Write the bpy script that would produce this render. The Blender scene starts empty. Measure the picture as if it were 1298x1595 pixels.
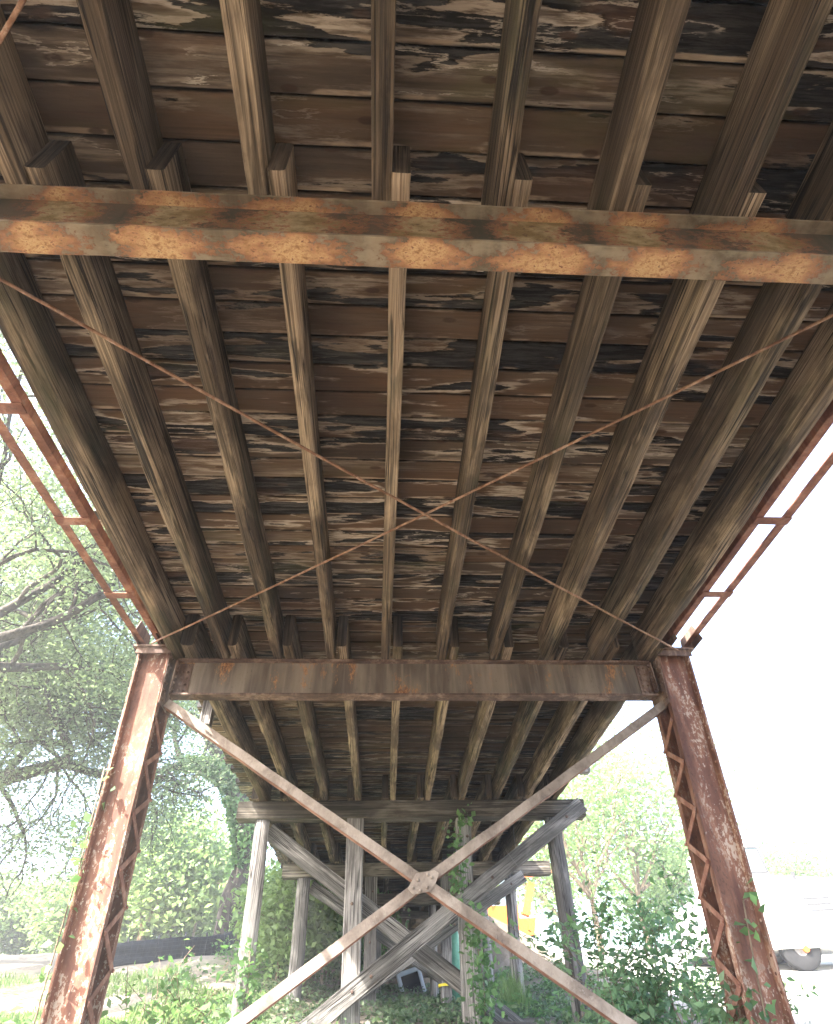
import bpy, math, random
import numpy as np
from mathutils import Vector, Matrix, noise
R = math.radians
sc = bpy.context.scene
COL = sc.collection

# ------------------------------------------------------------------ camera
F_PX, PITCH, YAW, ROLL = 940.0, R(41.4), R(4.07), R(-1.67)
cp, sp, cy, sy = math.cos(PITCH), math.sin(PITCH), math.cos(YAW), math.sin(YAW)
FW = np.array([sy * cp, cy * cp, sp])
_r0 = np.array([cy, -sy, 0.0]); _u0 = np.cross(_r0, FW)
RT = math.cos(ROLL) * _r0 + math.sin(ROLL) * _u0
UP = -math.sin(ROLL) * _r0 + math.cos(ROLL) * _u0
cam_d = bpy.data.cameras.new("camera")
cam = bpy.data.objects.new("camera", cam_d); COL.objects.link(cam)
cam_d.sensor_fit = 'VERTICAL'; cam_d.sensor_height = 36.0; cam_d.sensor_width = 36.0
cam_d.lens = F_PX / 1595 * 36.0
cam_d.clip_start = 0.05; cam_d.clip_end = 2000
cam.matrix_world = Matrix(((RT[0], UP[0], -FW[0], 0), (RT[1], UP[1], -FW[1], 0), (RT[2], UP[2], -FW[2], 0), (0, 0, 0, 1)))
sc.camera = cam

# ------------------------------------------------------------------ light
SUN_DIR = Vector((-0.60, -0.42, 0.74)).normalized()      # towards the sun
w = bpy.data.worlds.new("World"); sc.world = w; w.use_nodes = True
wn = w.node_tree; bg = wn.nodes["Background"]
sky = wn.nodes.new("ShaderNodeTexSky"); sky.sky_type = 'NISHITA'; sky.sun_disc = False
sky.sun_elevation = math.asin(SUN_DIR.z)
sky.sun_rotation = math.atan2(SUN_DIR.x, SUN_DIR.y)
sky.air_density = 1.0; sky.dust_density = 4.0; sky.ozone_density = 1.0
wn.links.new(sky.outputs[0], bg.inputs[0]); bg.inputs[1].default_value = 0.15
sd = bpy.data.lights.new("sun", 'SUN'); sd.energy = 4.5; sd.angle = R(0.55); sd.color = (1.0, 0.94, 0.85)
so = bpy.data.objects.new("sun", sd); COL.objects.link(so)
so.rotation_euler = (-SUN_DIR).to_track_quat('-Z', 'Y').to_euler(); so.location = SUN_DIR * 60
sc.view_settings.view_transform = 'Standard'; sc.view_settings.look = 'None'
sc.view_settings.exposure = 3.2; sc.view_settings.gamma = 1.0
sc.cycles.max_bounces = 8; sc.cycles.diffuse_bounces = 5; sc.cycles.transparent_max_bounces = 6
sc.cycles.use_denoising = True

# ------------------------------------------------------------------ helpers
def at(px, py, y):
    d = FW + RT * ((px - 649) / F_PX) + UP * ((797.5 - py) / F_PX)
    return Vector(d * (y / d[1]))

class MB:
    def __init__(s): s.v = []; s.f = []; s.sm = []
    def add(s, vs, fs, smooth=False):
        o = len(s.v); s.v.extend([tuple(v) for v in vs]); s.f.extend([tuple(i + o for i in f) for f in fs]); s.sm.extend([smooth] * len(fs))
    def box(s, lo, hi):
        x0, y0, z0 = lo; x1, y1, z1 = hi
        s.add([(x0,y0,z0),(x1,y0,z0),(x1,y1,z0),(x0,y1,z0),(x0,y0,z1),(x1,y0,z1),(x1,y1,z1),(x0,y1,z1)],
              [(0,3,2,1),(4,5,6,7),(0,1,5,4),(1,2,6,5),(2,3,7,6),(3,0,4,7)])
    def bar(s, a, b, wx, wz, up=(0, 0, 1), twist=0):
        a = Vector(a); b = Vector(b); d = (b - a).normalized(); u = Vector(up)
        r = d.cross(u)
        if r.length < 1e-4: r = d.cross(Vector((0, 1, 0)))
        r.normalize(); u = r.cross(d).normalized()
        vs = []
        for p in (a, b):
            for i, j in ((-1, -1), (1, -1), (1, 1), (-1, 1)): vs.append(p + r * (i * wx / 2) + u * (j * wz / 2))
        s.add(vs, [(0,1,2,3),(7,6,5,4),(0,4,5,1),(1,5,6,2),(2,6,7,3),(3,7,4,0)])
    def tube(s, pts, rad, n=8, cap=True, smooth=True, wob=0, rng=None):
        pts = [Vector(p) for p in pts]
        if not isinstance(rad, (list, tuple)): rad = [rad] * len(pts)
        o = len(s.v); vs = []; prev = None
        for i, p in enumerate(pts):
            d = (pts[min(i + 1, len(pts) - 1)] - pts[max(i - 1, 0)]).normalized()
            if prev is None:
                r = d.cross(Vector((0.31, 0.17, 0.93)))
                if r.length < 1e-3: r = d.cross(Vector((1, 0, 0)))
            else: r = prev - d * prev.dot(d)
            r.normalize(); prev = r; u = d.cross(r)
            for k in range(n):
                a = 2 * math.pi * k / n; q = rad[i]
                if wob: q *= 1 + wob * noise.noise(Vector((math.cos(a) * 1.3 + p.x, math.sin(a) * 1.3 + p.y, p.z * 0.6 + i * .07)))
                vs.append(p + r * (q * math.cos(a)) + u * (q * math.sin(a)))
        fs = [(i*n+k, i*n+(k+1) % n, (i+1)*n+(k+1) % n, (i+1)*n+k) for i in range(len(pts)-1) for k in range(n)]
        s.add(vs, fs, smooth)
        if cap:
            m = len(pts)
            s.f.append(tuple(o + k for k in reversed(range(n)))); s.sm.append(False)
            s.f.append(tuple(o + (m-1)*n + k for k in range(n))); s.sm.append(False)
    def lathe(s, c, prof, n=24, axis=1):
        vs = []
        for a, r in prof:
            for k in range(n):
                t = 2 * math.pi * k / n; p = [c[0], c[1], c[2]]; p[axis] += a; i, j = [q for q in range(3) if q != axis]
                p[i] += r * math.cos(t); p[j] += r * math.sin(t); vs.append(p)
        s.add(vs, [(i*n+k, i*n+(k+1) % n, (i+1)*n+(k+1) % n, (i+1)*n+k) for i in range(len(prof)-1) for k in range(n)], True)
    def build(s, name, mat, parent=None, loc=None):
        me = bpy.data.meshes.new(name)
        L = Vector(loc) if loc is not None else Vector((0, 0, 0))
        me.from_pydata([(v[0]-L.x, v[1]-L.y, v[2]-L.z) for v in s.v], [], s.f)
        me.polygons.foreach_set('use_smooth', s.sm); me.materials.append(mat); me.update()
        o = bpy.data.objects.new(name, me); COL.objects.link(o)
        if parent is not None:
            o.parent = parent
            P = Vector((0, 0, 0)); q = parent
            while q is not None: P += q.location; q = q.parent
            o.location = L - P
        else: o.location = L
        return o

def np_mesh(name, V, Fq, mat, parent=None, loc=(0, 0, 0)):
    L = np.array(loc, float); V = V - L
    me = bpy.data.meshes.new(name); n = len(V); m = len(Fq); k = Fq.shape[1]
    me.vertices.add(n); me.vertices.foreach_set('co', V.astype(np.float32).ravel())
    me.loops.add(m * k); me.loops.foreach_set('vertex_index', Fq.astype(np.int32).ravel())
    me.polygons.add(m); me.polygons.foreach_set('loop_start', np.arange(0, m * k, k, dtype=np.int32))
    me.materials.append(mat); me.update(calc_edges=True); me.validate()
    o = bpy.data.objects.new(name, me); COL.objects.link(o)
    if parent is not None:
        o.parent = parent; P = Vector((0, 0, 0)); q = parent
        while q is not None: P += q.location; q = q.parent
        o.location = Vector(loc) - P
    else: o.location = loc
    return o

def leaf_arrays(C, size, rng, aspect=0.5, up=0.35, jit=0.5):
    """one folded rhombic leaf (two quads' worth: 4 verts) per centre"""
    n = len(C); s = size * (1 + jit * rng.uniform(-1, 1, n))[:, None]
    d = rng.normal(size=(n, 3)); d[:, 2] *= 0.6; d /= np.linalg.norm(d, axis=1)[:, None]
    nn = rng.normal(size=(n, 3)); nn[:, 2] += up * 3; q = np.cross(nn, d); q /= np.linalg.norm(q, axis=1)[:, None] + 1e-9
    k = np.cross(d, q)
    a = C - d * s * .5; b = C + q * s * aspect * .5 + k * s * .08 - d * s * .05; c = C + d * s * .55 - k * s * .06; e = C - q * s * aspect * .5 + k * s * .08 - d * s * .05
    V = np.stack([a, b, c, e], 1).reshape(-1, 3)
    return V, np.arange(4 * n).reshape(n, 4)

def tag(o, label=None, cat=None, group=None, kind=None):
    if label: o['label'] = label
    if cat: o['category'] = cat
    if group: o['group'] = group
    if kind: o['kind'] = kind
    return o
def empty(name, loc, label, cat, group=None):
    o = bpy.data.objects.new(name, None); COL.objects.link(o); o.location = loc; o.empty_display_size = .2
    return tag(o, label, cat, group)

# ------------------------------------------------------------------ materials
class NT:
    def __init__(s, name):
        s.m = bpy.data.materials.new(name); s.m.use_nodes = True; s.t = s.m.node_tree
        s.b = s.t.nodes["Principled BSDF"]; s.tc = s.t.nodes.new("ShaderNodeTexCoord"); s.oi = s.t.nodes.new("ShaderNodeObjectInfo")
        s.geo = s.t.nodes.new("ShaderNodeNewGeometry")
    def lk(s, v, sock):
        if hasattr(v, 'links') or isinstance(v, bpy.types.NodeSocket): s.t.links.new(v, sock)
        else: sock.default_value = v
    def map(s, scale, src=None, rnd=0, off=(0, 0, 0)):
        m = s.t.nodes.new("ShaderNodeMapping"); m.inputs['Scale'].default_value = scale
        s.t.links.new(src or s.tc.outputs['Object'], m.inputs[0])
        if rnd:
            c = s.t.nodes.new("ShaderNodeCombineXYZ"); q = s.math('MULTIPLY', s.oi.outputs['Random'], rnd)
            for i in range(3): s.t.links.new(q, c.inputs[i])
            s.t.links.new(c.outputs[0], m.inputs['Location'])
        else: m.inputs['Location'].default_value = off
        return m.outputs[0]
    def noise(s, vec, scale=1, detail=5, rough=.6, dist=0):
        n = s.t.nodes.new("ShaderNodeTexNoise"); s.t.links.new(vec, n.inputs['Vector'])
        n.inputs['Scale'].default_value = scale; n.inputs['Detail'].default_value = detail
        n.inputs['Roughness'].default_value = rough; n.inputs['Distortion'].default_value = dist
        return n.outputs[0]
    def math(s, op, a, b=0, c=None, clamp=False):
        n = s.t.nodes.new("ShaderNodeMath"); n.operation = op; n.use_clamp = clamp
        s.lk(a, n.inputs[0]); s.lk(b, n.inputs[1])
        if c is not None: s.lk(c, n.inputs[2])
        return n.outputs[0]
    def step(s, v, lo, hi, a=0., b=1.):
        n = s.t.nodes.new("ShaderNodeMapRange"); n.interpolation_type = 'SMOOTHSTEP'
        s.lk(v, n.inputs[0]); n.inputs[1].default_value = lo; n.inputs[2].default_value = hi; n.inputs[3].default_value = a; n.inputs[4].default_value = b
        return n.outputs[0]
    def mix(s, f, a, b, mode='MIX'):
        n = s.t.nodes.new("ShaderNodeMix"); n.data_type = 'RGBA'; n.blend_type = mode
        s.lk(f, n.inputs[0])
        for v, i in ((a, 6), (b, 7)):
            if isinstance(v, tuple): n.inputs[i].default_value = (*v, 1)
            else: s.t.links.new(v, n.inputs[i])
        return n.outputs[2]
    def ramp(s, v, stops):
        n = s.t.nodes.new("ShaderNodeValToRGB"); r = n.color_ramp
        while len(r.elements) < len(stops): r.elements.new(.5)
        for e, (p, c) in zip(r.elements, stops): e.position = p; e.color = (*c, 1)
        s.lk(v, n.inputs[0]); return n.outputs[0]
    def sep(s, v):
        n = s.t.nodes.new("ShaderNodeSeparateXYZ"); s.t.links.new(v, n.inputs[0]); return n.outputs
    def comb(s, x, y, z):
        n = s.t.nodes.new("ShaderNodeCombineXYZ"); s.lk(x, n.inputs[0]); s.lk(y, n.inputs[1]); s.lk(z, n.inputs[2]); return n.outputs[0]
    def white(s, v, dim='1D'):
        n = s.t.nodes.new("ShaderNodeTexWhiteNoise"); n.noise_dimensions = dim
        s.lk(v, n.inputs['W' if dim == '1D' else 'Vector']); return n.outputs[0]
    def done(s, col, rough=.8, h=None, hs=.3, hd=.01, spec=.3, metal=0):
        s.lk(col if not isinstance(col, tuple) else (*col, 1), s.b.inputs['Base Color']); s.lk(rough, s.b.inputs['Roughness'])
        s.b.inputs['Specular IOR Level'].default_value = spec; s.b.inputs['Metallic'].default_value = metal
        if h is not None:
            n = s.t.nodes.new("ShaderNodeBump"); n.inputs['Strength'].default_value = hs; n.inputs['Distance'].default_value = hd
            s.t.links.new(h, n.inputs['Height']); s.t.links.new(n.outputs[0], s.b.inputs['Normal'])
        return s.m

def mat_deck():
    n = NT("deck_planks"); o = n.tc.outputs['Object']; X, Y, Z = n.sep(o)
    pid = n.math('FLOOR', n.math('DIVIDE', Y, .2)); pr = n.white(pid); pr2 = n.white(n.math('ADD', pid, 77.3))
    shift = n.comb(n.math('MULTIPLY', pr, 40), 0, n.math('MULTIPLY', pr2, 25))
    va = n.t.nodes.new("ShaderNodeVectorMath"); va.operation = 'ADD'; n.t.links.new(o, va.inputs[0]); n.t.links.new(shift, va.inputs[1]); P = va.outputs[0]
    pr3 = n.white(n.math('ADD', pid, 151.7)); pr4 = n.white(n.math('ADD', pid, 211.1))
    grain = n.noise(n.map((1.4, 62, 1), P), 1, 7, .7, .25)
    sl = n.noise(n.map((3.4, 38, 1), P, off=(5, 1, 2)), 1, 6, .72, .3)
    wav = n.noise(n.map((2.2, 15, 1), P, off=(2, 7, 1)), 1, 6, .66, 0)          # ragged outline shared by the stains
    big = n.noise(n.map((.85, 6.0, 1), P, off=(3, 15, 8)), 1, 2, .5, .6)
    big2 = n.noise(n.map((1.0, 7.5, 1), P, off=(23, 5, 1)), 1, 2, .5, .6)
    large = n.noise(n.map((.55, .6, 1), o), 1, 3, .5)
    yv = n.math('FRACT', n.math('DIVIDE', Y, .2)); edge = n.math('MINIMUM', yv, n.math('SUBTRACT', 1, yv))
    base = n.mix(grain, (.026, .015, .009), (.19, .115, .066))
    base = n.mix(n.step(pr3, .45, .75), base, n.mix(grain, (.028, .020, .014), (.14, .10, .07)))
    base = n.mix(n.math('MULTIPLY', n.step(pr4, .72, .8), .8), base, n.mix(grain, (.045, .026, .016), (.19, .115, .068)))
    base = n.mix(n.math('MULTIPLY', n.step(n.noise(n.map((1.2, 9, 1), P), 1, 5, .6, .4), .48, .62), .7), base, n.mix(sl, (.05, .035, .024), (.21, .15, .10)))
    # bleached grey fields
    q = n.math('ADD', n.math('ADD', big2, n.math('MULTIPLY', n.math('SUBTRACT', wav, .5), .45)), n.math('MULTIPLY', n.math('SUBTRACT', pr, .5), .26))
    pale = n.math('MULTIPLY', n.step(q, .50, .72), n.step(sl, .30, .56))
    base = n.mix(n.math('MULTIPLY', pale, n.step(pr3, .2, .7, .5, .95)), base, n.mix(n.step(grain, .3, .7), (.12, .09, .068), (.42, .345, .27)))
    # soaked black lens-shaped patches with crusted pale borders
    kk = n.math('ADD', n.math('ADD', big, n.math('MULTIPLY', n.math('SUBTRACT', wav, .5), .42)), n.math('ADD', n.math('MULTIPLY', n.math('SUBTRACT', pr2, .5), .24), n.math('MULTIPLY', n.math('SUBTRACT', sl, .5), .07)))
    rim = n.math('MULTIPLY', n.step(kk, .46, .53), n.step(kk, .558, .545))
    base = n.mix(n.math('MULTIPLY', n.math('MULTIPLY', rim, n.step(sl, .38, .50)), n.step(pr4, .1, .7, .3, 1.)), base, n.mix(sl, (.22, .165, .12), (.74, .64, .53)))
    black = n.step(kk, .545, .56)
    base = n.mix(n.math('MULTIPLY', black, .95), base, n.mix(n.step(sl, .45, .7), (.004, .004, .005), (.035, .029, .026)))
    # crusted white threads
    th = n.math('ABSOLUTE', n.math('SUBTRACT', n.math('ADD', big2, n.math('MULTIPLY', n.math('SUBTRACT', wav, .5), .7)), .60))
    th = n.math('MULTIPLY', n.step(th, .022, .006), n.step(n.noise(n.map((2.5, 5, 1), P, off=(8, 8, 2)), 1, 3, .5), .47, .55))
    base = n.mix(n.math('MULTIPLY', th, n.step(pr3, .4, .8, .2, .8)), base, (.58, .50, .41))
    base = n.mix(n.math('MULTIPLY', n.step(n.noise(n.map((.9, 3, 1), P, off=(31, 2, 1)), 1, 4, .6), .55, .66), .4), base, n.mix(sl, (.05, .024, .014), (.23, .12, .065)))
    base = n.mix(n.math('MULTIPLY', n.step(n.noise(n.map((.8, 2.2, 1), P, off=(11, 3, 6)), 1, 3, .6), .58, .68), .35), base, (.10, .095, .035))
    # pale split edge on one side, black joint on the other
    tanl = n.math('MULTIPLY', n.math('MULTIPLY', n.step(n.math('ADD', yv, n.math('MULTIPLY', n.math('SUBTRACT', wav, .5), .2)), .84, .90), n.step(yv, .985, .96)), n.step(n.noise(n.map((1.6, 4, 1), P, off=(9, 4, 4)), 1, 4, .6), .50, .56))
    base = n.mix(n.math('MULTIPLY', tanl, .85), base, n.mix(sl, (.20, .135, .085), (.62, .49, .36)))
    ed = n.step(n.math('ADD', edge, n.math('MULTIPLY', n.math('SUBTRACT', wav, .5), .30)), -.01, .07)
    base = n.mix(n.math('MULTIPLY', n.math('SUBTRACT', 1, ed), .9), base, (.012, .009, .008))
    # knots and rusted spike stains
    vo = n.t.nodes.new("ShaderNodeTexVoronoi"); vo.voronoi_dimensions = '2D'; n.t.links.new(n.map((1.7, 4.3, 1), P, off=(1, 2, 0)), vo.inputs['Vector']); vo.inputs['Scale'].default_value = 1
    kd = n.math('ADD', vo.outputs['Distance'], n.math('MULTIPLY', n.math('SUBTRACT', wav, .5), .05))
    base = n.mix(n.math('MULTIPLY', n.step(kd, .085, .05), .8), base, n.mix(sl, (.02, .012, .008), (.10, .05, .028)))
    base = n.mix(n.step(large, .44, .62), base, n.mix(1., base, (.5, .47, .45), 'MULTIPLY'))
    h = n.math('ADD', n.math('MULTIPLY', grain, .6), n.math('ADD', n.math('MULTIPLY', sl, .6), n.math('MULTIPLY', black, -.8)))
    rg = n.math('SUBTRACT', .88, n.math('MULTIPLY', black, n.step(sl, .42, .6, 0, .6)))
    return n.done(base, rg, h, .85, .016, .35)

def mat_timber(name, ax, dark, mid_, light, moss=.35, splinter=.5, rnd=30, grainf=105, bare=None, dkf=.62):
    n = NT(name)
    def sc3(a, l): return tuple(l if i == ax else a for i in range(3))
    g = n.step(n.noise(n.map(sc3(grainf, 1.1), rnd=rnd), 1, 6, .7, .2), .30, .70)
    g2 = n.noise(n.map(sc3(22, .7), rnd=rnd), 1, 4, .6, .4)
    b = n.noise(n.map(sc3(3.2, .9), rnd=rnd), 1, 5, .6, .6)
    b2 = n.noise(n.map(sc3(6, .7), rnd=rnd * 1.7), 1, 5, .62, .8)
    c = n.mix(g, dark, mid_)
    c = n.mix(n.step(b, .42, .60), c, n.mix(g, tuple(x * .7 for x in mid_), light))
    c = n.mix(n.math('MULTIPLY', n.step(g2, .56, .64), .75), c, tuple(x * .35 for x in dark))
    c = n.mix(n.math('MULTIPLY', n.step(b2, .56, .66), splinter), c, n.mix(g, tuple(x * .6 for x in light), tuple(min(1, x * 1.25) for x in light)))
    c = n.mix(n.math('MULTIPLY', n.step(n.noise(n.map(sc3(2, .8), rnd=rnd * 2.3), 1, 4, .6), .52, .68), moss), c, (.045, .055, .028))
    c = n.mix(n.math('MULTIPLY', n.step(n.noise(n.map(sc3(9, .35), rnd=rnd * .7), 1, 4, .6), .58, .66), .7), c, (.022, .018, .015))
    ck = n.math('ABSOLUTE', n.math('SUBTRACT', n.noise(n.map(sc3(20, .28), rnd=rnd * 1.3), 1, 3, .5, .15), .5)); ck = n.math('MULTIPLY', n.step(ck, .026, .008), n.step(n.noise(n.map(sc3(2.5, 1.0), rnd=rnd * .4), 1, 3, .5), .44, .52))
    c = n.mix(n.math('MULTIPLY', ck, .9), c, (.010, .008, .007))
    dk = n.step(n.noise(n.map(sc3(2.6, 1.1), rnd=rnd * 3.1), 1, 6, .66, .5), .50, .64)
    c = n.mix(n.math('MULTIPLY', dk, dkf), c, n.mix(g, tuple(x * .45 for x in dark), mid_))
    if bare is not None:
        yy = n.sep(n.tc.outputs['Object'])[1]; e = n.math('ADD', yy, n.math('MULTIPLY', n.math('SUBTRACT', n.noise(n.map(sc3(14, 1.2), rnd=rnd), 1, 4, .6), .5), 1.6))
        k = n.math('MULTIPLY', n.step(e, bare, bare - .12), n.step(g2, .68, .5))
        c = n.mix(n.math('MULTIPLY', k, .9), c, n.mix(g, (.13, .085, .055), (.45, .34, .235)))
    rv = n.math('ADD', .75, n.math('MULTIPLY', n.oi.outputs['Random'], .5))
    c = n.mix(1., c, n.comb(rv, rv, rv), 'MULTIPLY')
    h = n.math('ADD', n.math('ADD', g, n.math('MULTIPLY', g2, -.9)), n.math('MULTIPLY', ck, -1.6))
    return n.done(c, .85, h, .75, .009, .25)

def mat_beam(flange):
    """painted floor beam, rusting in patches where water drips between the stringers"""
    n = NT("rusted_beam_flange" if flange else "rusted_beam_web"); o = n.tc.outputs['Object']; X, Y, Z = n.sep(o)
    nz = n.noise(n.map((5.5, 11, 9), off=(0, 0, 0) if flange else (4, 1, 2)), 1, 6, .65); nf = n.noise(n.map((34, 48, 48)), 1, 7, .74); nl = n.noise(n.map((6, .8, .8)), 1, 4, .55)
    q = n.math('ADD', n.math('DIVIDE', n.math('ADD', X, .225), .51), .5)
    pr = n.step(n.noise(n.comb(n.math('MULTIPLY', X, 1.5), 3.3, 0), 1, 2, .5), .25, .75); pw = n.step(n.noise(n.comb(n.math('MULTIPLY', X, 1.3), 8.7, 0), 1, 2, .5), .25, .75); ph = n.math('ADD', n.math('FRACT', n.math('ADD', q, n.math('MULTIPLY', n.math('SUBTRACT', pr, .5), .35))), 0)
    tri = n.math('MULTIPLY', n.math('ABSOLUTE', n.math('SUBTRACT', ph, .5)), n.math('ADD', 1.3, n.math('MULTIPLY', pw, .9)))
    yy = n.math('DIVIDE', Y, .0625) if flange else n.math('DIVIDE', Z, .17)
    yo = n.math('ADD', yy, -.25 if flange else -.3); y2 = n.math('MULTIPLY', n.math('MULTIPLY', yo, yo), .28 if flange else .2)
    m0 = n.math('ADD', n.math('ADD', tri, y2), n.math('ADD', n.math('MULTIPLY', n.math('SUBTRACT', nz, .5), 1.9), n.math('ADD', n.math('MULTIPLY', n.math('SUBTRACT', nf, .5), 2.4), n.math('MULTIPLY', n.math('SUBTRACT', pr, .5), -.3))))
    patch = n.step(m0, .76, .54); core = n.step(m0, .54, .22)
    patch = n.math('MULTIPLY', patch, n.step(nf, .25, .45, .55, 1))
    spk = n.step(nf, .56, .64)
    if flange:
        paint = n.mix(n.step(nl, .36, .64), (.07, .055, .034), (.185, .135, .088)); paint = n.mix(n.math('MULTIPLY', n.step(nz, .45, .65), .5), paint, (.25, .21, .15))
        paint = n.mix(n.math('MULTIPLY', n.step(nf, .54, .72), .45), paint, (.14, .065, .035))
        rust = n.mix(n.step(nf, .36, .62), (.13, .052, .026), (.36, .17, .085)); yel = n.mix(n.step(nf, .36, .6), (.24, .112, .045), (.47, .31, .155))
        c = n.mix(n.math('MULTIPLY', patch, .95), paint, n.mix(core, rust, yel)); dark = n.math('MULTIPLY', n.math('MULTIPLY', patch, spk), .7)
    else:
        paint = n.mix(n.step(nl, .36, .62), (.020, .022, .013), (.062, .044, .029)); paint = n.mix(n.math('MULTIPLY', n.step(nf, .52, .72), .35), paint, (.09, .045, .025))
        rust = n.mix(n.step(nf, .36, .62), (.075, .028, .014), (.24, .10, .045)); yel = n.mix(n.step(nz, .4, .6), (.13, .085, .03), n.mix(nf, (.2, .15, .08), (.36, .29, .18)))
        c = n.mix(n.math('MULTIPLY', patch, .85), paint, n.mix(core, rust, yel)); dark = n.math('MULTIPLY', n.math('MULTIPLY', patch, spk), .8)
    c = n.mix(dark, c, (.045, .018, .012))
    return n.done(c, .72, n.math('ADD', n.math('MULTIPLY', nf, n.step(patch, 0, 1, .25, 1)), n.math('MULTIPLY', patch, .5)), .6, .008, .35)

def mat_rust(name, a, b, fleck=(.6, .5, .42), fl=.55, stretch=(9, 9, 2.2), pale_mix=0):
    n = NT(name)
    n1 = n.noise(n.map(stretch, rnd=20), 1, 6, .65, .3); n2 = n.noise(n.map((42, 42, 24), rnd=20), 1, 5, .72)
    n3 = n.noise(n.map((2.5, 2.5, .9), rnd=20), 1, 4, .55)
    c = n.mix(n.step(n1, .35, .68), a, b)
    c = n.mix(n.math('MULTIPLY', n.step(n2, .54, .62), .6), c, tuple(x * .5 for x in a))
    f = n.math('MULTIPLY', n.step(n.math('ADD', n1, n.math('MULTIPLY', n.math('SUBTRACT', n2, .5), 1.3)), .555, .62), n.step(n3, .40, .56))
    c = n.mix(n.math('MULTIPLY', f, fl), c, n.mix(n2, tuple(x * .55 for x in fleck), fleck))
    c = n.mix(n.math('MULTIPLY', n.step(n3, .50, .36), .5), c, tuple(x * .5 for x in a))
    if pale_mix: c = n.mix(n.math('MULTIPLY', n.step(n1, .3, .6), pale_mix), c, (.34, .28, .23))
    return n.done(c, .8, n.math('ADD', n1, n2), .45, .006, .3)

def mat_web():
    """far beam web: grey tan paint with vertical rusty water runs"""
    n = NT("stained_beam_web"); nv = n.noise(n.map((16, 3, .8)), 1, 5, .65, .1); nb = n.noise(n.map((2.2, 1, .5)), 1, 4, .6); nf = n.noise(n.map((70, 70, 30)), 1, 5, .7); nr = n.noise(n.map((3.4, 2, 1.2), off=(7, 1, 3)), 1, 6, .62)
    c = n.mix(n.step(nb, .36, .64), (.062, .048, .038), (.20, .165, .13))
    c = n.mix(n.math('MULTIPLY', n.step(nv, .48, .70), .35), c, (.30, .25, .20)); c = n.mix(n.math('MULTIPLY', n.step(nv, .46, .30), .3), c, (.045, .034, .028))
    r = n.math('MULTIPLY', n.step(n.math('ADD', nr, n.math('MULTIPLY', n.math('SUBTRACT', nf, .5), .25)), .545, .62), .95)
    c = n.mix(r, c, n.mix(n.step(nf, .4, .62), (.13, .055, .028), (.36, .19, .085)))
    c = n.mix(n.math('MULTIPLY', n.step(nf, .60, .68), .45), c, (.05, .03, .022))
    return n.done(c, .75, n.math('ADD', nf, nv), .35, .006, .3)

def mat_leaf(name, c0, c1, tr=.45, big=.35):
    n = NT(name); rp = n.geo.outputs['Random Per Island']
    c = n.mix(rp, c0, c1)
    c = n.mix(n.math('MULTIPLY', n.step(n.noise(n.map((big,) * 3), 1, 3, .6), .45, .65), .5), c, tuple(min(1, x * 1.5) for x in c1))
    d = n.t.nodes.new("ShaderNodeBsdfTranslucent"); n.t.links.new(n.mix(1., c, (1.2, 1.25, .85), 'MULTIPLY'), d.inputs[0])
    mx = n.t.nodes.new("ShaderNodeMixShader"); mx.inputs[0].default_value = tr
    m = n.done(c, .5, spec=.35)
    out = n.t.nodes["Material Output"]
    n.t.links.new(n.b.outputs[0], mx.inputs[1]); n.t.links.new(d.outputs[0], mx.inputs[2]); n.t.links.new(mx.outputs[0], out.inputs[0])
    return m

def mat_bark(name, a, b):
    n = NT(name); g = n.noise(n.map((14, 14, 4), rnd=9), 1, 6, .65, .6); l = n.noise(n.map((1.5, 1.5, .8), rnd=9), 1, 4, .6)
    c = n.mix(n.step(g, .35, .65), a, b); c = n.mix(n.math('MULTIPLY', n.step(l, .5, .65), .5), c, tuple(min(1, x * 1.7) for x in b))
    return n.done(c, .9, g, .8, .04, .2)

def mat_plain(name, col, rough=.6, var=.15, sc_=12, spec=.4, metal=0):
    n = NT(name); g = n.noise(n.map((sc_,) * 3, rnd=5), 1, 5, .6)
    c = n.mix(n.step(g, .3, .7), tuple(x * (1 - var) for x in col), tuple(min(1, x * (1 + var)) for x in col))
    return n.done(c, rough, g, .15, .003, spec, metal)

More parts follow.
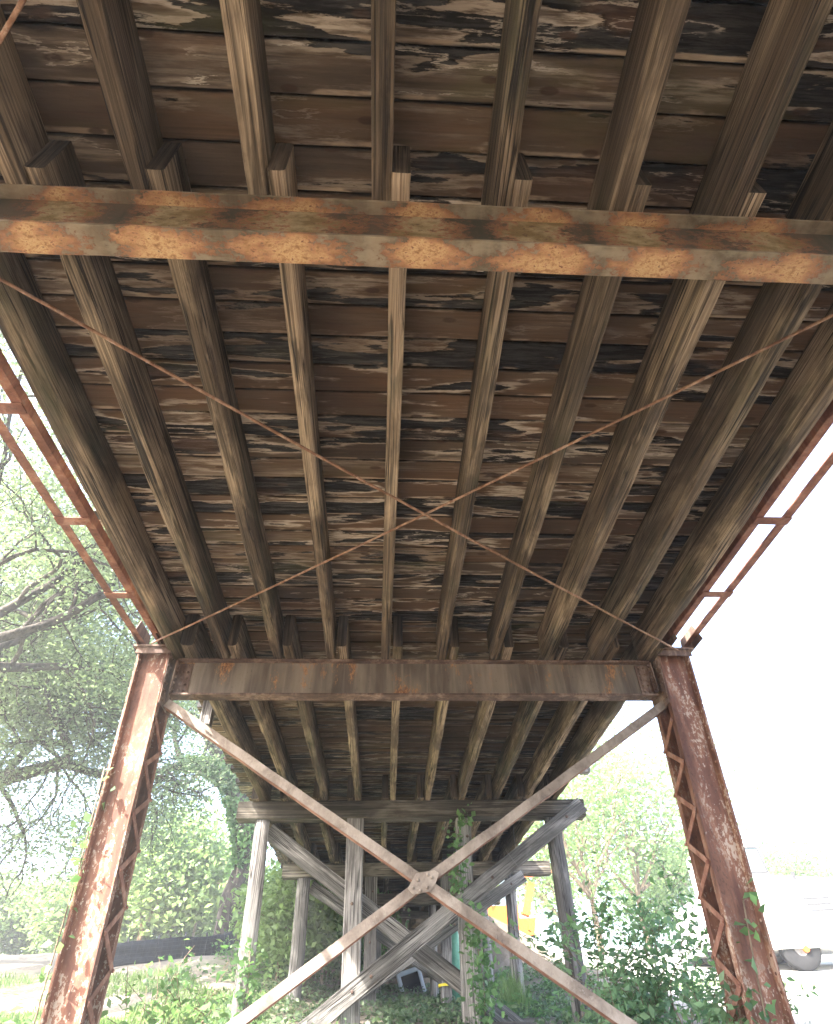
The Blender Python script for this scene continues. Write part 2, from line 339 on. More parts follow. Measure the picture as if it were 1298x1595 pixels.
def mat_ground():
    n = NT("ground_soil"); o = n.tc.outputs['Object']; X, Y, Z = n.sep(o)
    f = n.noise(n.map((9, 9, 9)), 1, 7, .7); m = n.noise(n.map((1.1, 1.1, 1.1)), 1, 5, .6); l = n.noise(n.map((.25, .3, .3)), 1, 4, .6)
    soil = n.mix(f, (.055, .046, .034), (.19, .165, .13))
    soil = n.mix(n.math('MULTIPLY', n.step(m, .5, .62), .6), soil, n.mix(f, (.12, .10, .08), (.34, .30, .25)))
    grass = n.mix(f, (.07, .12, .045), (.17, .25, .10))
    gx = n.step(n.math('ADD', X, n.math('MULTIPLY', n.math('SUBTRACT', l, .5), 3)), -1.2, -2.2)        # left of the bridge
    gy = n.math('MULTIPLY', n.step(n.math('ADD', Y, n.math('MULTIPLY', n.math('SUBTRACT', m, .5), 4)), 7.5, 8.8), n.step(n.math('ADD', Y, n.math('MULTIPLY', n.math('SUBTRACT', m, .5), 5)), 18, 15.5))
    gl = n.math('MULTIPLY', gx, gy)
    soil = n.mix(n.math('MULTIPLY', n.step(X, -1.8, -3.4), n.step(Y, 6, 8)), soil, n.mix(f, (.15, .125, .095), (.38, .33, .27)))
    far = n.step(Y, 33, 36)
    gr = n.math('MAXIMUM', gl, far)
    gr = n.math('MULTIPLY', gr, n.step(n.math('ADD', n.math('MULTIPLY', m, .5), n.math('MULTIPLY', l, .5)), .44, .52))
    c = n.mix(gr, soil, grass)
    # pale crushed stone yard on the right bank
    yx = n.math('MULTIPLY', n.step(n.math('ADD', X, n.math('MULTIPLY', n.math('SUBTRACT', m, .5), 2)), 4.2, 5.5), n.step(Y, 6, 9))
    c = n.mix(yx, c, n.mix(f, (.28, .27, .25), (.50, .48, .45)))
    strip = n.math('MULTIPLY', n.math('MULTIPLY', yx, n.step(n.math('ABSOLUTE', n.math('SUBTRACT', n.math('ADD', Y, n.math('MULTIPLY', m, 2)), 17.0)), .9, .4)), .9)
    c = n.mix(strip, c, grass)
    return n.done(c, .95, f, .8, .05, .1)

def mat_stone():
    n = NT("rubble_stone"); g = n.noise(n.map((4, 4, 9)), 1, 6, .65, .4); f = n.noise(n.map((30, 30, 30)), 1, 5, .7)
    rp = n.geo.outputs['Random Per Island']
    c = n.mix(rp, (.20, .155, .115), (.36, .29, .22)); c = n.mix(n.step(g, .4, .65), c, n.mix(f, (.10, .08, .065), (.26, .21, .16)))
    return n.done(c, .9, n.math('ADD', g, n.math('MULTIPLY', f, .4)), .8, .03, .2)

M = {}
M['deck'] = mat_deck()
M['stringer'] = mat_timber("weathered_stringer", 1, (.048, .034, .022), (.172, .124, .082), (.45, .34, .23), .5, .55)
M['stringer_bare'] = mat_timber("splintered_stringer", 1, (.048, .034, .022), (.172, .124, .082), (.45, .34, .23), .4, .5, bare=-1.35)
M['endgrain'] = mat_timber("dark_end_grain", 2, (.02, .015, .012), (.07, .052, .038), (.16, .12, .085), .1, .3)
M['post'] = mat_timber("grey_post", 2, (.085, .078, .074), (.23, .216, .207), (.44, .42, .405), .12, .5, dkf=.25)
M['cap'] = mat_timber("grey_cap", 0, (.045, .04, .032), (.14, .12, .095), (.34, .30, .25), .35, .35)
M['brace'] = mat_timber("brace_timber", 0, (.06, .057, .054), (.175, .168, .16), (.42, .40, .38), .15, .4, dkf=.4)
M['beam'] = mat_beam(False); M['beamfl'] = mat_beam(True); M['web'] = mat_web()
M['col'] = mat_rust("rusted_column", (.115, .052, .038), (.255, .125, .078), (.58, .48, .39), .8)
M['iron'] = mat_rust("rusted_iron", (.075, .047, .038), (.19, .125, .095), (.40, .31, .25), .4)
M['chord'] = mat_rust("red_rusted_chord", (.14, .055, .038), (.27, .125, .08), (.42, .29, .22), .3)
M['angle'] = mat_rust("grey_angle", (.14, .112, .095), (.245, .216, .19), (.42, .385, .35), .5, (5, 5, 5), .4)  # brace faces and centre plate, greyer and paler than the bottom leg
M["angleleg"] = mat_rust("red_angle_leg", (.17, .072, .05), (.32, .17, .12), (.42, .3, .24), .4, (8, 8, 8))  # bottom leg of the brace, redder than its face; also the lacing
M['rod'] = mat_rust("rusty_rod", (.15, .075, .045), (.31, .185, .12), (.52, .42, .34), .35, (20, 20, 20))
M['surface'] = mat_plain("asphalt_surface", (.05, .05, .05), .9)
M['oakleaf'] = mat_leaf("oak_leaf", (.085, .125, .075), (.22, .28, .18), .5)
M['farleaf'] = mat_leaf("pale_leaf", (.11, .18, .075), (.22, .31, .14), .5)
M['bushleaf'] = mat_leaf("bush_leaf", (.08, .16, .09), (.19, .30, .165), .45, 3)
M['vineleaf'] = mat_leaf("vine_leaf", (.06, .13, .055), (.15, .26, .11), .45, 3)
M['weed'] = mat_leaf("weed_leaf", (.045, .085, .045), (.13, .19, .10), .35, 2)
M['grassb'] = mat_leaf("grass_blade", (.08, .14, .05), (.20, .28, .12), .45, 1)
M['bark'] = mat_bark("oak_bark", (.022, .018, .016), (.075, .064, .056))
M['stem'] = mat_bark("stem_bark", (.10, .075, .05), (.22, .17, .12))
M['ground'] = mat_ground(); M['stone'] = mat_stone()
M['white'] = mat_plain("white_paint", (.78, .78, .76), .4, .06)
M['glass'] = mat_plain("window_glass", (.10, .14, .15), .08, .1, spec=.8)
M['tyre'] = mat_plain("tyre_rubber", (.014, .014, .015), .85)
M['rim'] = mat_plain("wheel_rim", (.16, .155, .15), .6)
M['orange'] = mat_plain("orange_paint", (.62, .13, .015), .5, .1)
M['darksteel'] = mat_plain("dark_steel", (.05, .05, .055), .6)
M['plastic'] = mat_plain("blue_grey_plastic", (.50, .55, .62), .5, .06)
M['screen'] = mat_plain("dark_screen", (.012, .013, .018), .08, .3, spec=.7)
M['gas'] = mat_plain("green_cylinder_paint", (.13, .36, .25), .45, .12)
M['yellow'] = mat_plain("yellow_webbing", (.75, .62, .04), .6, .08)
M['mesh'] = mat_plain("black_fabric", (.022, .025, .034), .8, .3)
M['polewood'] = mat_plain("pale_pole_wood", (.42, .35, .30), .85)

# ------------------------------------------------------------------ terrain
PL = [(-400, 3.4), (-30, 3.3), (-12, -.6), (-8, -1.35), (2.5, -1.35), (5.3, -.55), (8, -.02), (9.8, .16), (12, .33), (14, .50), (17.4, 1.04), (20, 1.42), (25, 2.1), (32, 2.95), (40, 3.3), (900, 3.4)]
_ly = np.array([p[0] for p in PL]); _lz = np.array([p[1] for p in PL])
def gz(x, y, rough=True):
    z = float(np.interp(y, _ly, _lz))
    z += .38 * math.exp(-((x + 2.6) / 2.0) ** 2) * max(0, 1 - abs(y - 17.5) / 5.0)
    z += .36 * max(0, min(1, (-2.4 - x) / 1.8)) * max(0, min(1, (y - 13.5) / 3.5)) * max(0, min(1, (34 - y) / 8))
    z -= max(0, min(1, (2.4 - abs(x - .45)) / 1.2)) * .27 * max(0, min(1, (y - 14.2) / 3))
    if y > 18:
        k = max(0, min(1, (y - 20.3) / .4)) * max(0, min(1, (4.6 - abs(x - .35)) / 2.2)); z = z + (3.05 - z) * k if z < 3.05 else z
    if x > 2.9 and 11 < y < 22: z += .35 * max(0, 1 - abs(x - 4.6) / 1.6) * max(0, min(1, (y - 11) / 3))
    if rough: z += .06 * noise.noise(Vector((x * .7, y * .7, 0))) + .02 * noise.noise(Vector((x * 2.6, y * 2.6, 4)))
    return z
def build_ground():
    def axis(segs):
        out = [segs[0][0]]
        for a, b, n in segs: out += list(np.linspace(a, b, n + 1)[1:])
        return out
    xs = axis([(-900, -60, 8), (-60, -16, 22), (-16, 14, 120), (14, 60, 24), (60, 900, 8)])
    ys = axis([(-900, -30, 6), (-30, 3, 30), (3, 24, 110), (24, 45, 40), (45, 900, 10)])
    V = [(x, y, gz(x, y)) for y in ys for x in xs]; nx = len(xs)
    Fc = [(j*nx+i, j*nx+i+1, (j+1)*nx+i+1, (j+1)*nx+i) for j in range(len(ys)-1) for i in range(nx-1)]
    mb = MB(); mb.add(V, Fc, True); tag(mb.build('ground', M['ground']), kind='structure')
build_ground()

# ------------------------------------------------------------------ deck
ZS, HS = 2.8, .335            # underside of stringers, their depth
ZD = ZS + HS
def build_deck():
    rng = random.Random(3)
    root = empty('bridge_deck', (.35, 5, ZD), "stained brown plank deck seen from below, resting on all the stringers", "bridge deck")
    mb = MB(); y = -5.0; k = 0
    while y < 21.0:
        w = .2 - rng.uniform(.003, .008); z = ZD + rng.uniform(0, .004)
        x0 = -2.2 + rng.uniform(-.05, .05); x1 = 2.92 + rng.uniform(-.05, .05); n = 34
        vs = []
        for i in range(n + 1):
            x = x0 + (x1 - x0) * i / n
            e0 = .006 * noise.noise(Vector((x * 3, k * 7.1, 0))); e1 = .006 * noise.noise(Vector((x * 3, k * 7.1, 9))); c = .004 + .004 * abs(noise.noise(Vector((x * 4, k * 3.3, 5))))
            dz = .004 * noise.noise(Vector((x * 1.2, k * 1.9, 2)))
            a = y + .003 + max(0, e0); b = y + w - max(0, e1)
            vs += [(x, a, z + .06), (x, a, z + c), (x, a + c, z + dz), (x, (a + b) / 2, z + dz * .5 - .001), (x, b - c, z + dz), (x, b, z + c), (x, b, z + .06)]
        fs = [(i*7+j, i*7+j+1, (i+1)*7+j+1, (i+1)*7+j) for i in range(n) for j in range(6)]
        fs += [tuple(range(6, -1, -1)), tuple(n * 7 + j for j in range(7))]
        mb.add(vs, fs); y += .2; k += 1
    mb.build('plank_underside', M['deck'], root)
    s = MB(); s.box((-2.12, -5, ZD + .066), (2.84, 21.2, ZD + .13)); s.build('wearing_course', M['surface'], root)
build_deck()

# ------------------------------------------------------------------ stringers
ORD = ['first', 'second', 'third', 'fourth', 'fifth', 'sixth', 'seventh', 'eighth', 'ninth', 'last']
def stringer(x, x2, y0, y1, w, label, group, seed, round_=.012, h=HS, chips=(), mat='stringer'):
    """a timber with a rounded, chipped cross-section; runs from (x, y0) to (x2, y1)"""
    n = max(12, int((y1 - y0) / .07)); vs = []; NC = 3; S = 4 * NC + 4
    for i in range(n + 1):
        t = i / n; yy = y0 + (y1 - y0) * t; xx = x + (x2 - x) * t
        ww = w * (1 + .05 * noise.noise(Vector((yy * .9, seed * 5.1, 0)))); xx += .006 * noise.noise(Vector((yy * .7, seed * 3.7, 7)))
        zb = .008 * noise.noise(Vector((yy * .8, seed * 2.3, 3)))
        rad = []
        for c in range(4):
            q = noise.noise(Vector((yy * 1.7, seed * 9.3, c * 11.))); q2 = noise.noise(Vector((yy * 6, seed * 4.1, c * 5.)))
            rad.append(round_ + max(0, q - .12) * .09 * (1 if c < 2 else .3) + max(0, q2) * .012)
        for (cy_, cl, ch) in chips:
            d = abs(yy - cy_) / cl
            if d < 1: rad[0] += ch * (1 - d) * (1 if yy < cy_ else .7)
        r0, r1, r2, r3 = [min(q, ww * .46) for q in rad]
        hw = ww / 2
        pts = []
        for (cx_, cz_, r, a0) in ((-hw + r0, zb + r0, r0, math.pi), (hw - r1, zb + r1, r1, 1.5 * math.pi), (hw - r2, h - r2, r2, 0), (-hw + r3, h - r3, r3, .5 * math.pi)):
            for k in range(NC + 1):
                a = a0 + .5 * math.pi * k / NC; pts.append((xx + cx_ + r * math.cos(a), yy, ZS + cz_ + r * math.sin(a)))
        vs += pts
    fs = [(i*S+j, (i+1)*S+j, (i+1)*S+(j+1) % S, i*S+(j+1) % S) for i in range(n) for j in range(S)]
    fs += [tuple(range(S)), tuple(n * S + j for j in range(S - 1, -1, -1))]
    mb = MB(); mb.add(vs, fs, True)
    o = mb.build('timber_stringer', M[mat], None, ((x + x2) / 2, (y0 + y1) / 2, ZS))
    o.data.materials.append(M['endgrain'])
    for p in o.data.polygons[-2:]: p.use_smooth = False; p.material_index = 1
    return tag(o, label, 'stringer', group)
G0 = "stringers of the near span overhead"; G1 = "stringers between the two steel beams"; G2 = "stringers between steel bent and first timber bent"
G3 = "stringers between first and second timber bents"; G4 = "stringers beyond the second timber bent"
X0 = [-2.06, -1.60, -1.082, -.578, -.037, .495, 1.03, 1.557, 2.065, 2.58]
for i, x in enumerate(X0):
    stringer(x, x + .0, -4.6, 1.21, .09 if i < 8 else .1, f"{ORD[i]} stringer from the left in the near span, before the rusty beam overhead", G0, 100 + i, h=HS + .0)
X1 = [-1.945, -1.505, -1.0, -.487, .045, .58, 1.11, 1.62, 2.13, 2.585]; X1b = [-1.945, -1.50, -1.0, -.49, .04, .58, 1.10, 1.625, 2.125, 2.60]
W1 = [.13, .092, .09, .078, .085, .088, .082, .105, .105, .115]
CH = {8: [(2.1, .35, .07), (1.6, .2, .05), (2.9, .12, .04)], 1: [(2.35, .5, .05)], 6: [(3.9, .5, .04)], 9: [(2.6, .3, .04)], 2: [(1.9, .4, .03)]}
L1 = ["thick rounded outer stringer", "pale stringer with a split right side", "weathered stringer", "stringer with a bleached tan near end", "narrow straight stringer", "stringer with a bare tan splintered near end", "grooved grey stringer", "broad smooth stringer", "broad stringer with a broken lower edge", "heavy cracked outer stringer"]
for i, x in enumerate(X1):
    stringer(x, X1b[i], (.95, 1.025, 1.011, .99, .977, .982, .98, .99, .99, .95)[i], 5.36, W1[i], f"{L1[i]}, {ORD[i]} from left between the two steel beams", G1, 200 + i, .045 if i in (0,) else (.025 if i == 9 else .012), chips=CH.get(i, ()), mat='stringer_bare' if i in (3, 4, 5) else 'stringer')
X2 = [-1.80, -1.385, -.885, -.375, .15, .688, 1.205, 1.735, 2.23, 2.66]
for i, x in enumerate(X2):
    stringer(x, x + .06, 5.08, 10.0, .09 if 0 < i < 9 else .13, f"{ORD[i]} stringer from the left between the riveted beam and the first timber bent", G2, 300 + i, .03 if i in (0, 9) else .012)
for i, x in enumerate(X2):
    stringer(x - .06, x - .04, 9.7, 14.15, .10, f"{ORD[i]} stringer from the left between the first and second timber bents", G3, 400 + i)
for i, x in enumerate(X2):
    stringer(x + .05, x + .05, 13.85, 20.4, .10, f"{ORD[i]} stringer from the left, beyond the second timber bent in deep shade", G4, 500 + i)

# ------------------------------------------------------------------ near floor beam
def ibeam(root, x0, x1, yc, zt, h, bf, mat_w, mat_f, tf=.016, tw=.012):
    m = MB(); m.box((x0, yc - tw / 2, zt - h + tf), (x1, yc + tw / 2, zt - tf)); m.build('web', mat_w, root, ((x0 + x1) / 2, yc, zt - h / 2))
    for z in (zt - h, zt - tf):
        m = MB(); n = 60
        vs = []
        for i in range(n + 1):
            x = x0 + (x1 - x0) * i / n; e = .0025 * noise.noise(Vector((x * 9, yc, z))); e2 = .0025 * noise.noise(Vector((x * 9, yc + 5, z)))
            vs += [(x, yc - bf / 2 + e, z), (x, yc - .006, z), (x, yc + .006, z), (x, yc + bf / 2 + e2, z), (x, yc + bf / 2 + e2, z + tf), (x, yc - bf / 2 + e, z + tf)]
        fs = [(i*6+j, (i+1)*6+j, (i+1)*6+(j+1) % 6, i*6+(j+1) % 6) for i in range(n) for j in range(6)] + [tuple(range(6)), tuple(n*6+j for j in range(5, -1, -1))]
        m.add(vs, fs); m.build('flange', mat_f, root, ((x0 + x1) / 2, yc, z))
nb = empty('floor_beam', (.35, 1.155, ZS - .36), "near steel beam overhead with orange rust patches along its bottom flange", "steel beam")
ibeam(nb, -2.35, 3.05, 1.155, ZS - .002, .36, .125, M['beam'], M['beamfl'])

# ------------------------------------------------------------------ steel bent
YB = 5.39
def steel_bent():
    root = empty('steel_bent', (.35, YB, -.7), "rusty steel bent of two latticed columns, a riveted beam and a crossed angle brace", "steel bent")
    fb = MB(); zt = ZS - .002; h = .36; yc = YB
    fb.box((-1.93, yc - .006, zt - h + .016), (2.64, yc + .006, zt - .016)); b = fb.build('beam_web', M['web'], root, (.35, yc, zt - h / 2))
    for z in (zt - h, zt - .016):
        m = MB(); m.box((-1.93, yc - .065, z), (2.64, yc + .065, z + .016)); m.build('beam_flange', M['iron'], root, (.35, yc, z))
    for x, s in ((-1.93, 1), (2.64, -1)):       # clip angles with rivets
        m = MB(); m.box((min(x, x + s * .012), yc - .095, zt - h + .03), (max(x, x + s * .012), yc - .008, zt - .03))
        m.box((min(x + s * .014, x + s * .14), yc - .018, zt - h + .03), (max(x + s * .014, x + s * .14), yc - .0085, zt - .03))
        for k in range(5):
            zz = zt - h + .06 + k * .06
            for dx in (.06, .105): m.tube([(x + s * dx, yc - .016, zz), (x + s * dx, yc - .028, zz), (x + s * dx, yc - .033, zz)], [.014, .012, .005], 8)
            m.tube([(x + s * .012, yc - .055, zz), (x + s * .022, yc - .055, zz), (x + s * .027, yc - .055, zz)], [.014, .012, .005], 8)
        m.build('clip_angle', M['iron'], root, (x, yc, zt - h / 2))
    # columns: two channels back to back, laced on both sides; they lean slightly
    for (xt0, xt1, xb0, xb1, inner) in ((-2.262, -1.985, -2.155, -1.905, 1), (2.70, 3.0, 2.555, 2.84, -1)):
        zb, zc = -1.0, 2.84
        def X(a, b, z): return b + (a - b) * (z - .2) / 2.6
        col = empty_part('column', root, ((xb0 + xb1) / 2, YB, zb))
        for (yf, yw, nm) in ((5.215, 5.275, 0), (5.575, 5.515, 1)):
            m = MB(); n = 24; t = .011; vs = []; yo = yw + (t if nm == 0 else -t)
            for i in range(n + 1):
                z = zb + (zc - zb) * i / n; a, c = X(xt0, xb0, z), X(xt1, xb1, z)
                e = .002 * noise.noise(Vector((z * 4, a, 1)))
                vs += [(a + e, yf, z), (a + t + e, yf, z), (a + t + .012, yw, z), (c - t - .012, yw, z), (c - t + e, yf, z), (c + e, yf, z), (c, yo, z), (a, yo, z)]
            fs = [(i*8+j, i*8+(j+1) % 8, (i+1)*8+(j+1) % 8, (i+1)*8+j) if nm == 0 else (i*8+j, (i+1)*8+j, (i+1)*8+(j+1) % 8, i*8+(j+1) % 8) for i in range(n) for j in range(8)]
            fs += [(7, 6, 3, 2), (0, 7, 2, 1), (3, 6, 5, 4), tuple(n*8+j for j in (2, 3, 6, 7)), tuple(n*8+j for j in (1, 2, 7, 0)), tuple(n*8+j for j in (4, 5, 6, 3))]
            m.add(vs, fs); m.build('channel', M['col'], col, ((xb0 + xb1) / 2, yw, zb))
        osd = 0 if inner == 1 else 1; sg = 1 if osd else -1
        m = MB(); za, zz = zb, zc - .53; A = X(xt1, xb1, za) if osd else X(xt0, xb0, za); B_ = X(xt1, xb1, zz) if osd else X(xt0, xb0, zz)
        m.add([(A + sg*.002, 5.222, za), (A + sg*.002, 5.568, za), (B_ + sg*.002, 5.568, zz), (B_ + sg*.002, 5.222, zz), (A + sg*.011, 5.222, za), (A + sg*.011, 5.568, za), (B_ + sg*.011, 5.568, zz), (B_ + sg*.011, 5.222, zz)], [(0,1,2,3),(7,6,5,4),(0,4,5,1),(1,5,6,2),(2,6,7,3),(3,7,4,0)])
        z = zb + .06
        while z < zc - .08:
            xx = (X(xt1, xb1, z) - .011 if osd else X(xt0, xb0, z) + .011) + sg * .001; m.tube([(xx, 5.238, z), (xx - sg*.008, 5.238, z), (xx - sg*.012, 5.238, z)], [.013, .011, .004], 7); z += .105
        m.build('cover_plate', M['col'], col, (A, YB, za))
        for side in (1 - osd,):
            m = MB(); st = .192; z = zb + .1; k = 0
            off = .007 if side == 1 else -.007
            while z + st < zc - .52:
                za, zb_ = z, z + st
                ya, yb = (5.245, 5.545) if k % 2 == 0 else (5.545, 5.245)
                xa = (X(xt1, xb1, za) if side else X(xt0, xb0, za)) + off; xb_ = (X(xt1, xb1, zb_) if side else X(xt0, xb0, zb_)) + off
                o2 = (.0075 if k % 2 else 0) * (1 if side else -1)
                m.bar((xa + o2, ya, za), (xb_ + o2, yb, zb_), .045, .007, (1, 0, 0))
                sg = 1 if off > 0 else -1
                m.tube([(xa + o2 + sg * .003, ya, za), (xa + o2 + sg * .014, ya, za), (xa + o2 + sg * .018, ya, za)], [.014, .012, .004], 7)
                z += st; k += 1
            m.build('lacing', M['angleleg'], col, ((xb0 + xb1) / 2 + (.12 if side else -.12), YB, zb))
            pass
        for side in (0, 1):
            m = MB(); zz0 = zc - .52
            a0 = X(xt1, xb1, zz0) if side else X(xt0, xb0, zz0); a1 = X(xt1, xb1, zc - .01) if side else X(xt0, xb0, zc - .01); s = 1 if side else -1
            for yy0, yy1 in ((5.22, 5.57),):
                m.add([(a0 + s*.002, yy0, zz0), (a0 + s*.002, yy1, zz0), (a1 + s*.002, yy1, zc - .01), (a1 + s*.002, yy0, zc - .01), (a0 + s*.011, yy0, zz0), (a0 + s*.011, yy1, zz0), (a1 + s*.011, yy1, zc - .01), (a1 + s*.011, yy0, zc - .01)],
                      [(0,1,2,3),(7,6,5,4),(0,4,5,1),(1,5,6,2),(2,6,7,3),(3,7,4,0)])
            for k in range(6):
                for yy in (5.245, 5.30):
                    q = zz0 + .05 + k * .08; xx = a0 + (a1 - a0) * (q - zz0) / (zc - zz0) + s * .011
                    m.tube([(xx, yy, q), (xx + s*.009, yy, q), (xx + s*.014, yy, q)], [.014, .012, .004], 7)
            m.build('batten_plate', M['iron'], col, (a0, YB, zz0))
        m = MB(); m.box((xt0 - .05, 5.17, 2.842), (xt1 + .05, 5.62, 2.862)); 
        m.box((xt0 - .02, 5.185, 2.78), (xt1 + .02, 5.2, 2.84)); m.build('seat_plate', M['iron'], root, ((xt0 + xt1) / 2, YB, 2.85))
    # crossed angle brace with hexagonal centre plate
    C = Vector((.352, 5.33, .93)); ends = (Vector((-1.93, 5.33, 2.36)), Vector((2.68, 5.33, 2.36)), Vector((2.60, 5.33, -.47)), Vector((-1.93, 5.33, -.50)))
    for k, e in enumerate(ends):
        d = (C - e).normalized(); a = e; c = C - d * .02; up = d.cross(Vector((0, 1, 0)))
        if up.z < 0: up = -up
        m = MB()
        def q(p, y, t): return (p.x + up.x * t, p.y + y, p.z + up.z * t)
        w = .036; n = 26; vs = []; v2 = []
        for i in range(n + 1):
            p = a + (c - a) * (i / n); bz = .004 * noise.noise(Vector((i * .4, k * 7, 0))); p = p + up * bz
            vs += [q(p, -.009, -w), q(p, -.009, w), q(p, 0, w), q(p, 0, -w)]; v2 += [q(p, .001, -w + .009), q(p, .095, -w + .009), q(p, .095, -w - .001), q(p, .001, -w - .001)]
        fs = [(i*4+j, (i+1)*4+j, (i+1)*4+(j+1) % 4, i*4+(j+1) % 4) for i in range(n) for j in range(4)] + [(3, 2, 1, 0), tuple(n*4+j for j in range(4))]
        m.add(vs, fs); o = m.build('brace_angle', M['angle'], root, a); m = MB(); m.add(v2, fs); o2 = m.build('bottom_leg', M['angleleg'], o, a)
        import bmesh
        for oo in (o, o2):
            bm = bmesh.new(); bm.from_mesh(oo.data); bmesh.ops.recalc_face_normals(bm, faces=bm.faces); bm.to_mesh(oo.data); bm.free()
    m = MB(); hx = [(-.17, -.075), (-.10, -.12), (.10, -.085), (.19, .0), (.165, .085), (.10, .125), (-.09, .085), (-.14, .05)]
    hx = [(-.125, -.045), (-.085, -.085), (.045, -.065), (.09, -.01), (.12, .055), (.085, .075), (-.06, .055)]
    vs = [(C.x + a, C.y - .022, C.z + b) for a, b in hx] + [(C.x + a, C.y - .009, C.z + b) for a, b in hx]; n = len(hx)
    m.add(vs, [tuple(range(n)), tuple(range(2*n-1, n-1, -1))] + [(i, n+i, n+(i+1) % n, (i+1) % n) for i in range(n)])
    for a, b in ((-.085, -.04), (-.045, .01), (.025, -.04), (.06, .025), (.03, .045), (-.03, -.06)):
        p = Vector((C.x + a, C.y - .022, C.z + b)); m.tube([p, p + Vector((0, -.009, 0)), p + Vector((0, -.013, 0))], [.013, .011, .003], 7)
    m.build('centre_plate', M['angle'], root, C)
def empty_part(name, parent, loc):
    o = bpy.data.objects.new(name, None); COL.objects.link(o); o.parent = parent; o.location = Vector(loc) - parent.location; o.empty_display_size = .1
    return o
steel_bent()

# chords of the trusses along both edges
def chord(xo, xi, zf, lab):
    root = empty('truss_chord', ((xo + xi) / 2, 1, zf(1)), lab, "truss chord", "battened truss chords along the deck edges")
    a, b = -5.0, 5.30; sg = 1 if xi > xo else -1
    def sheet(m, x0, x1, z0, z1):
        vs = []
        for y in (a, b): vs += [(x0, y, zf(y) + z0), (x1, y, zf(y) + z0), (x1, y, zf(y) + z1), (x0, y, zf(y) + z1)]
        m.add(vs, [(0,1,2,3),(7,6,5,4),(0,4,5,1),(1,5,6,2),(2,6,7,3),(3,7,4,0)])
    for x, s in ((xo - sg * .03, sg), (xi + sg * .03, -sg)):
        m = MB(); t = .009
        sheet(m, min(x, x + s*t), max(x, x + s*t), 0, .07); sheet(m, min(x + s*(t + .001), x + s*.06), max(x + s*(t + .001), x + s*.06), 0, t)
        m.build('chord_bar', M['chord'], root, (x, 0, zf(0)))
    for y in (-2.8, -1.75, -.73, .28, 1.28, 2.30, 3.34, 4.34):
        z = zf(y); m = MB(); m.box((min(xo, xi) - .03, y - .04, z - .0125), (max(xo, xi) + .03, y + .04, z - .004)); m.build('batten', M['chord'], root, ((xo + xi) / 2, y, z))
    z = 2.95
    for x in (xo - sg * .017, xi + sg * .017):
        m = MB(); m.add([(x, 5.0, z - .085), (x, 5.45, z - .085), (x, 5.4, z + .12), (x, 5.1, z + .12), (x + .009, 5.0, z - .085), (x + .009, 5.45, z - .085), (x + .009, 5.4, z + .12), (x + .009, 5.1, z + .12)], [(0,1,2,3),(7,6,5,4),(0,4,5,1),(1,5,6,2),(2,6,7,3),(3,7,4,0)])
        m.build('shoe_plate', M['iron'], root, (x, 5.2, z))
chord(-2.27, -2.09, lambda y: 2.897 + (y - 5.2) * .042, "rust red battened truss chord along the left edge of the deck, against the trees")
chord(3.055, 2.84, lambda y: 2.935, "rust red battened truss chord along the right edge of the deck, against white sky")

# sway rods
def rod(a, b, lab, r=.009):
    a = Vector(a); b = Vector(b); n = 16; m = MB()
    pts = [a + (b - a) * (i / n) + Vector((0, 0, -.03 * math.sin(math.pi * i / n))) + Vector((.004 * noise.noise(Vector((i * .8, a.x, 0))),) * 3) for i in range(n + 1)]
    m.tube(pts, r, 8); o = m.build('sway_rod', M['rod'], None, (a + b) / 2); tag(o, lab, 'rod', 'thin rusty sway rods under the deck')
rod((-2.06, 4.95, 2.75), (2.78, 1.12, 2.75), "rusty rod slanting from the left column top to the near beam's right end")
rod((2.78, 4.98, 2.725), (-2.12, 1.25, 2.725), "rusty rod slanting from the right column top to the near beam's left end")
rod((-2.0, 1.11, 2.73), (2.6, -3.0, 2.73), "short length of rusty rod crossing the top left corner of the view")

# ------------------------------------------------------------------ timber bents
def rough_post(x0, x1, y, zt, zb, w, round_, seed, root):
    m = MB(); n = 22
    if round_:
        pts = []; rd = []
        for i in range(n + 1):
            t = i / n; z = zt + (zb - zt) * t
            pts.append((x0 + (x1 - x0) * t + .012 * noise.noise(Vector((z, seed, 0))), y + .012 * noise.noise(Vector((z, seed, 5))), z)); rd.append(w / 2 * (1 + .08 * t))
        m.tube(pts, rd, 18, wob=.16)
    else:
        vs = []
        for i in range(n + 1):
            t = i / n; z = zt + (zb - zt) * t; x = x0 + (x1 - x0) * t; h = w / 2 * (1 + .04 * noise.noise(Vector((z * 1.4, seed, 1)))); c = .008 + .012 * max(0, noise.noise(Vector((z * 2.2, seed, 8))))
            for a, b in ((-h + c, -h), (h - c, -h), (h, -h + c), (h, h - c), (h - c, h), (-h + c, h), (-h, h - c), (-h, -h + c)): vs.append((x + a, y + b, z))
        fs = [(i*8+j, i*8+(j+1) % 8, (i+1)*8+(j+1) % 8, (i+1)*8+j)[::-1] for i in range(n) for j in range(8)] + [tuple(range(8)), tuple(n*8+j for j in range(7, -1, -1))]
        m.add(vs, fs)
    return m.build('post', M['post'], root, (x1, y, zb))
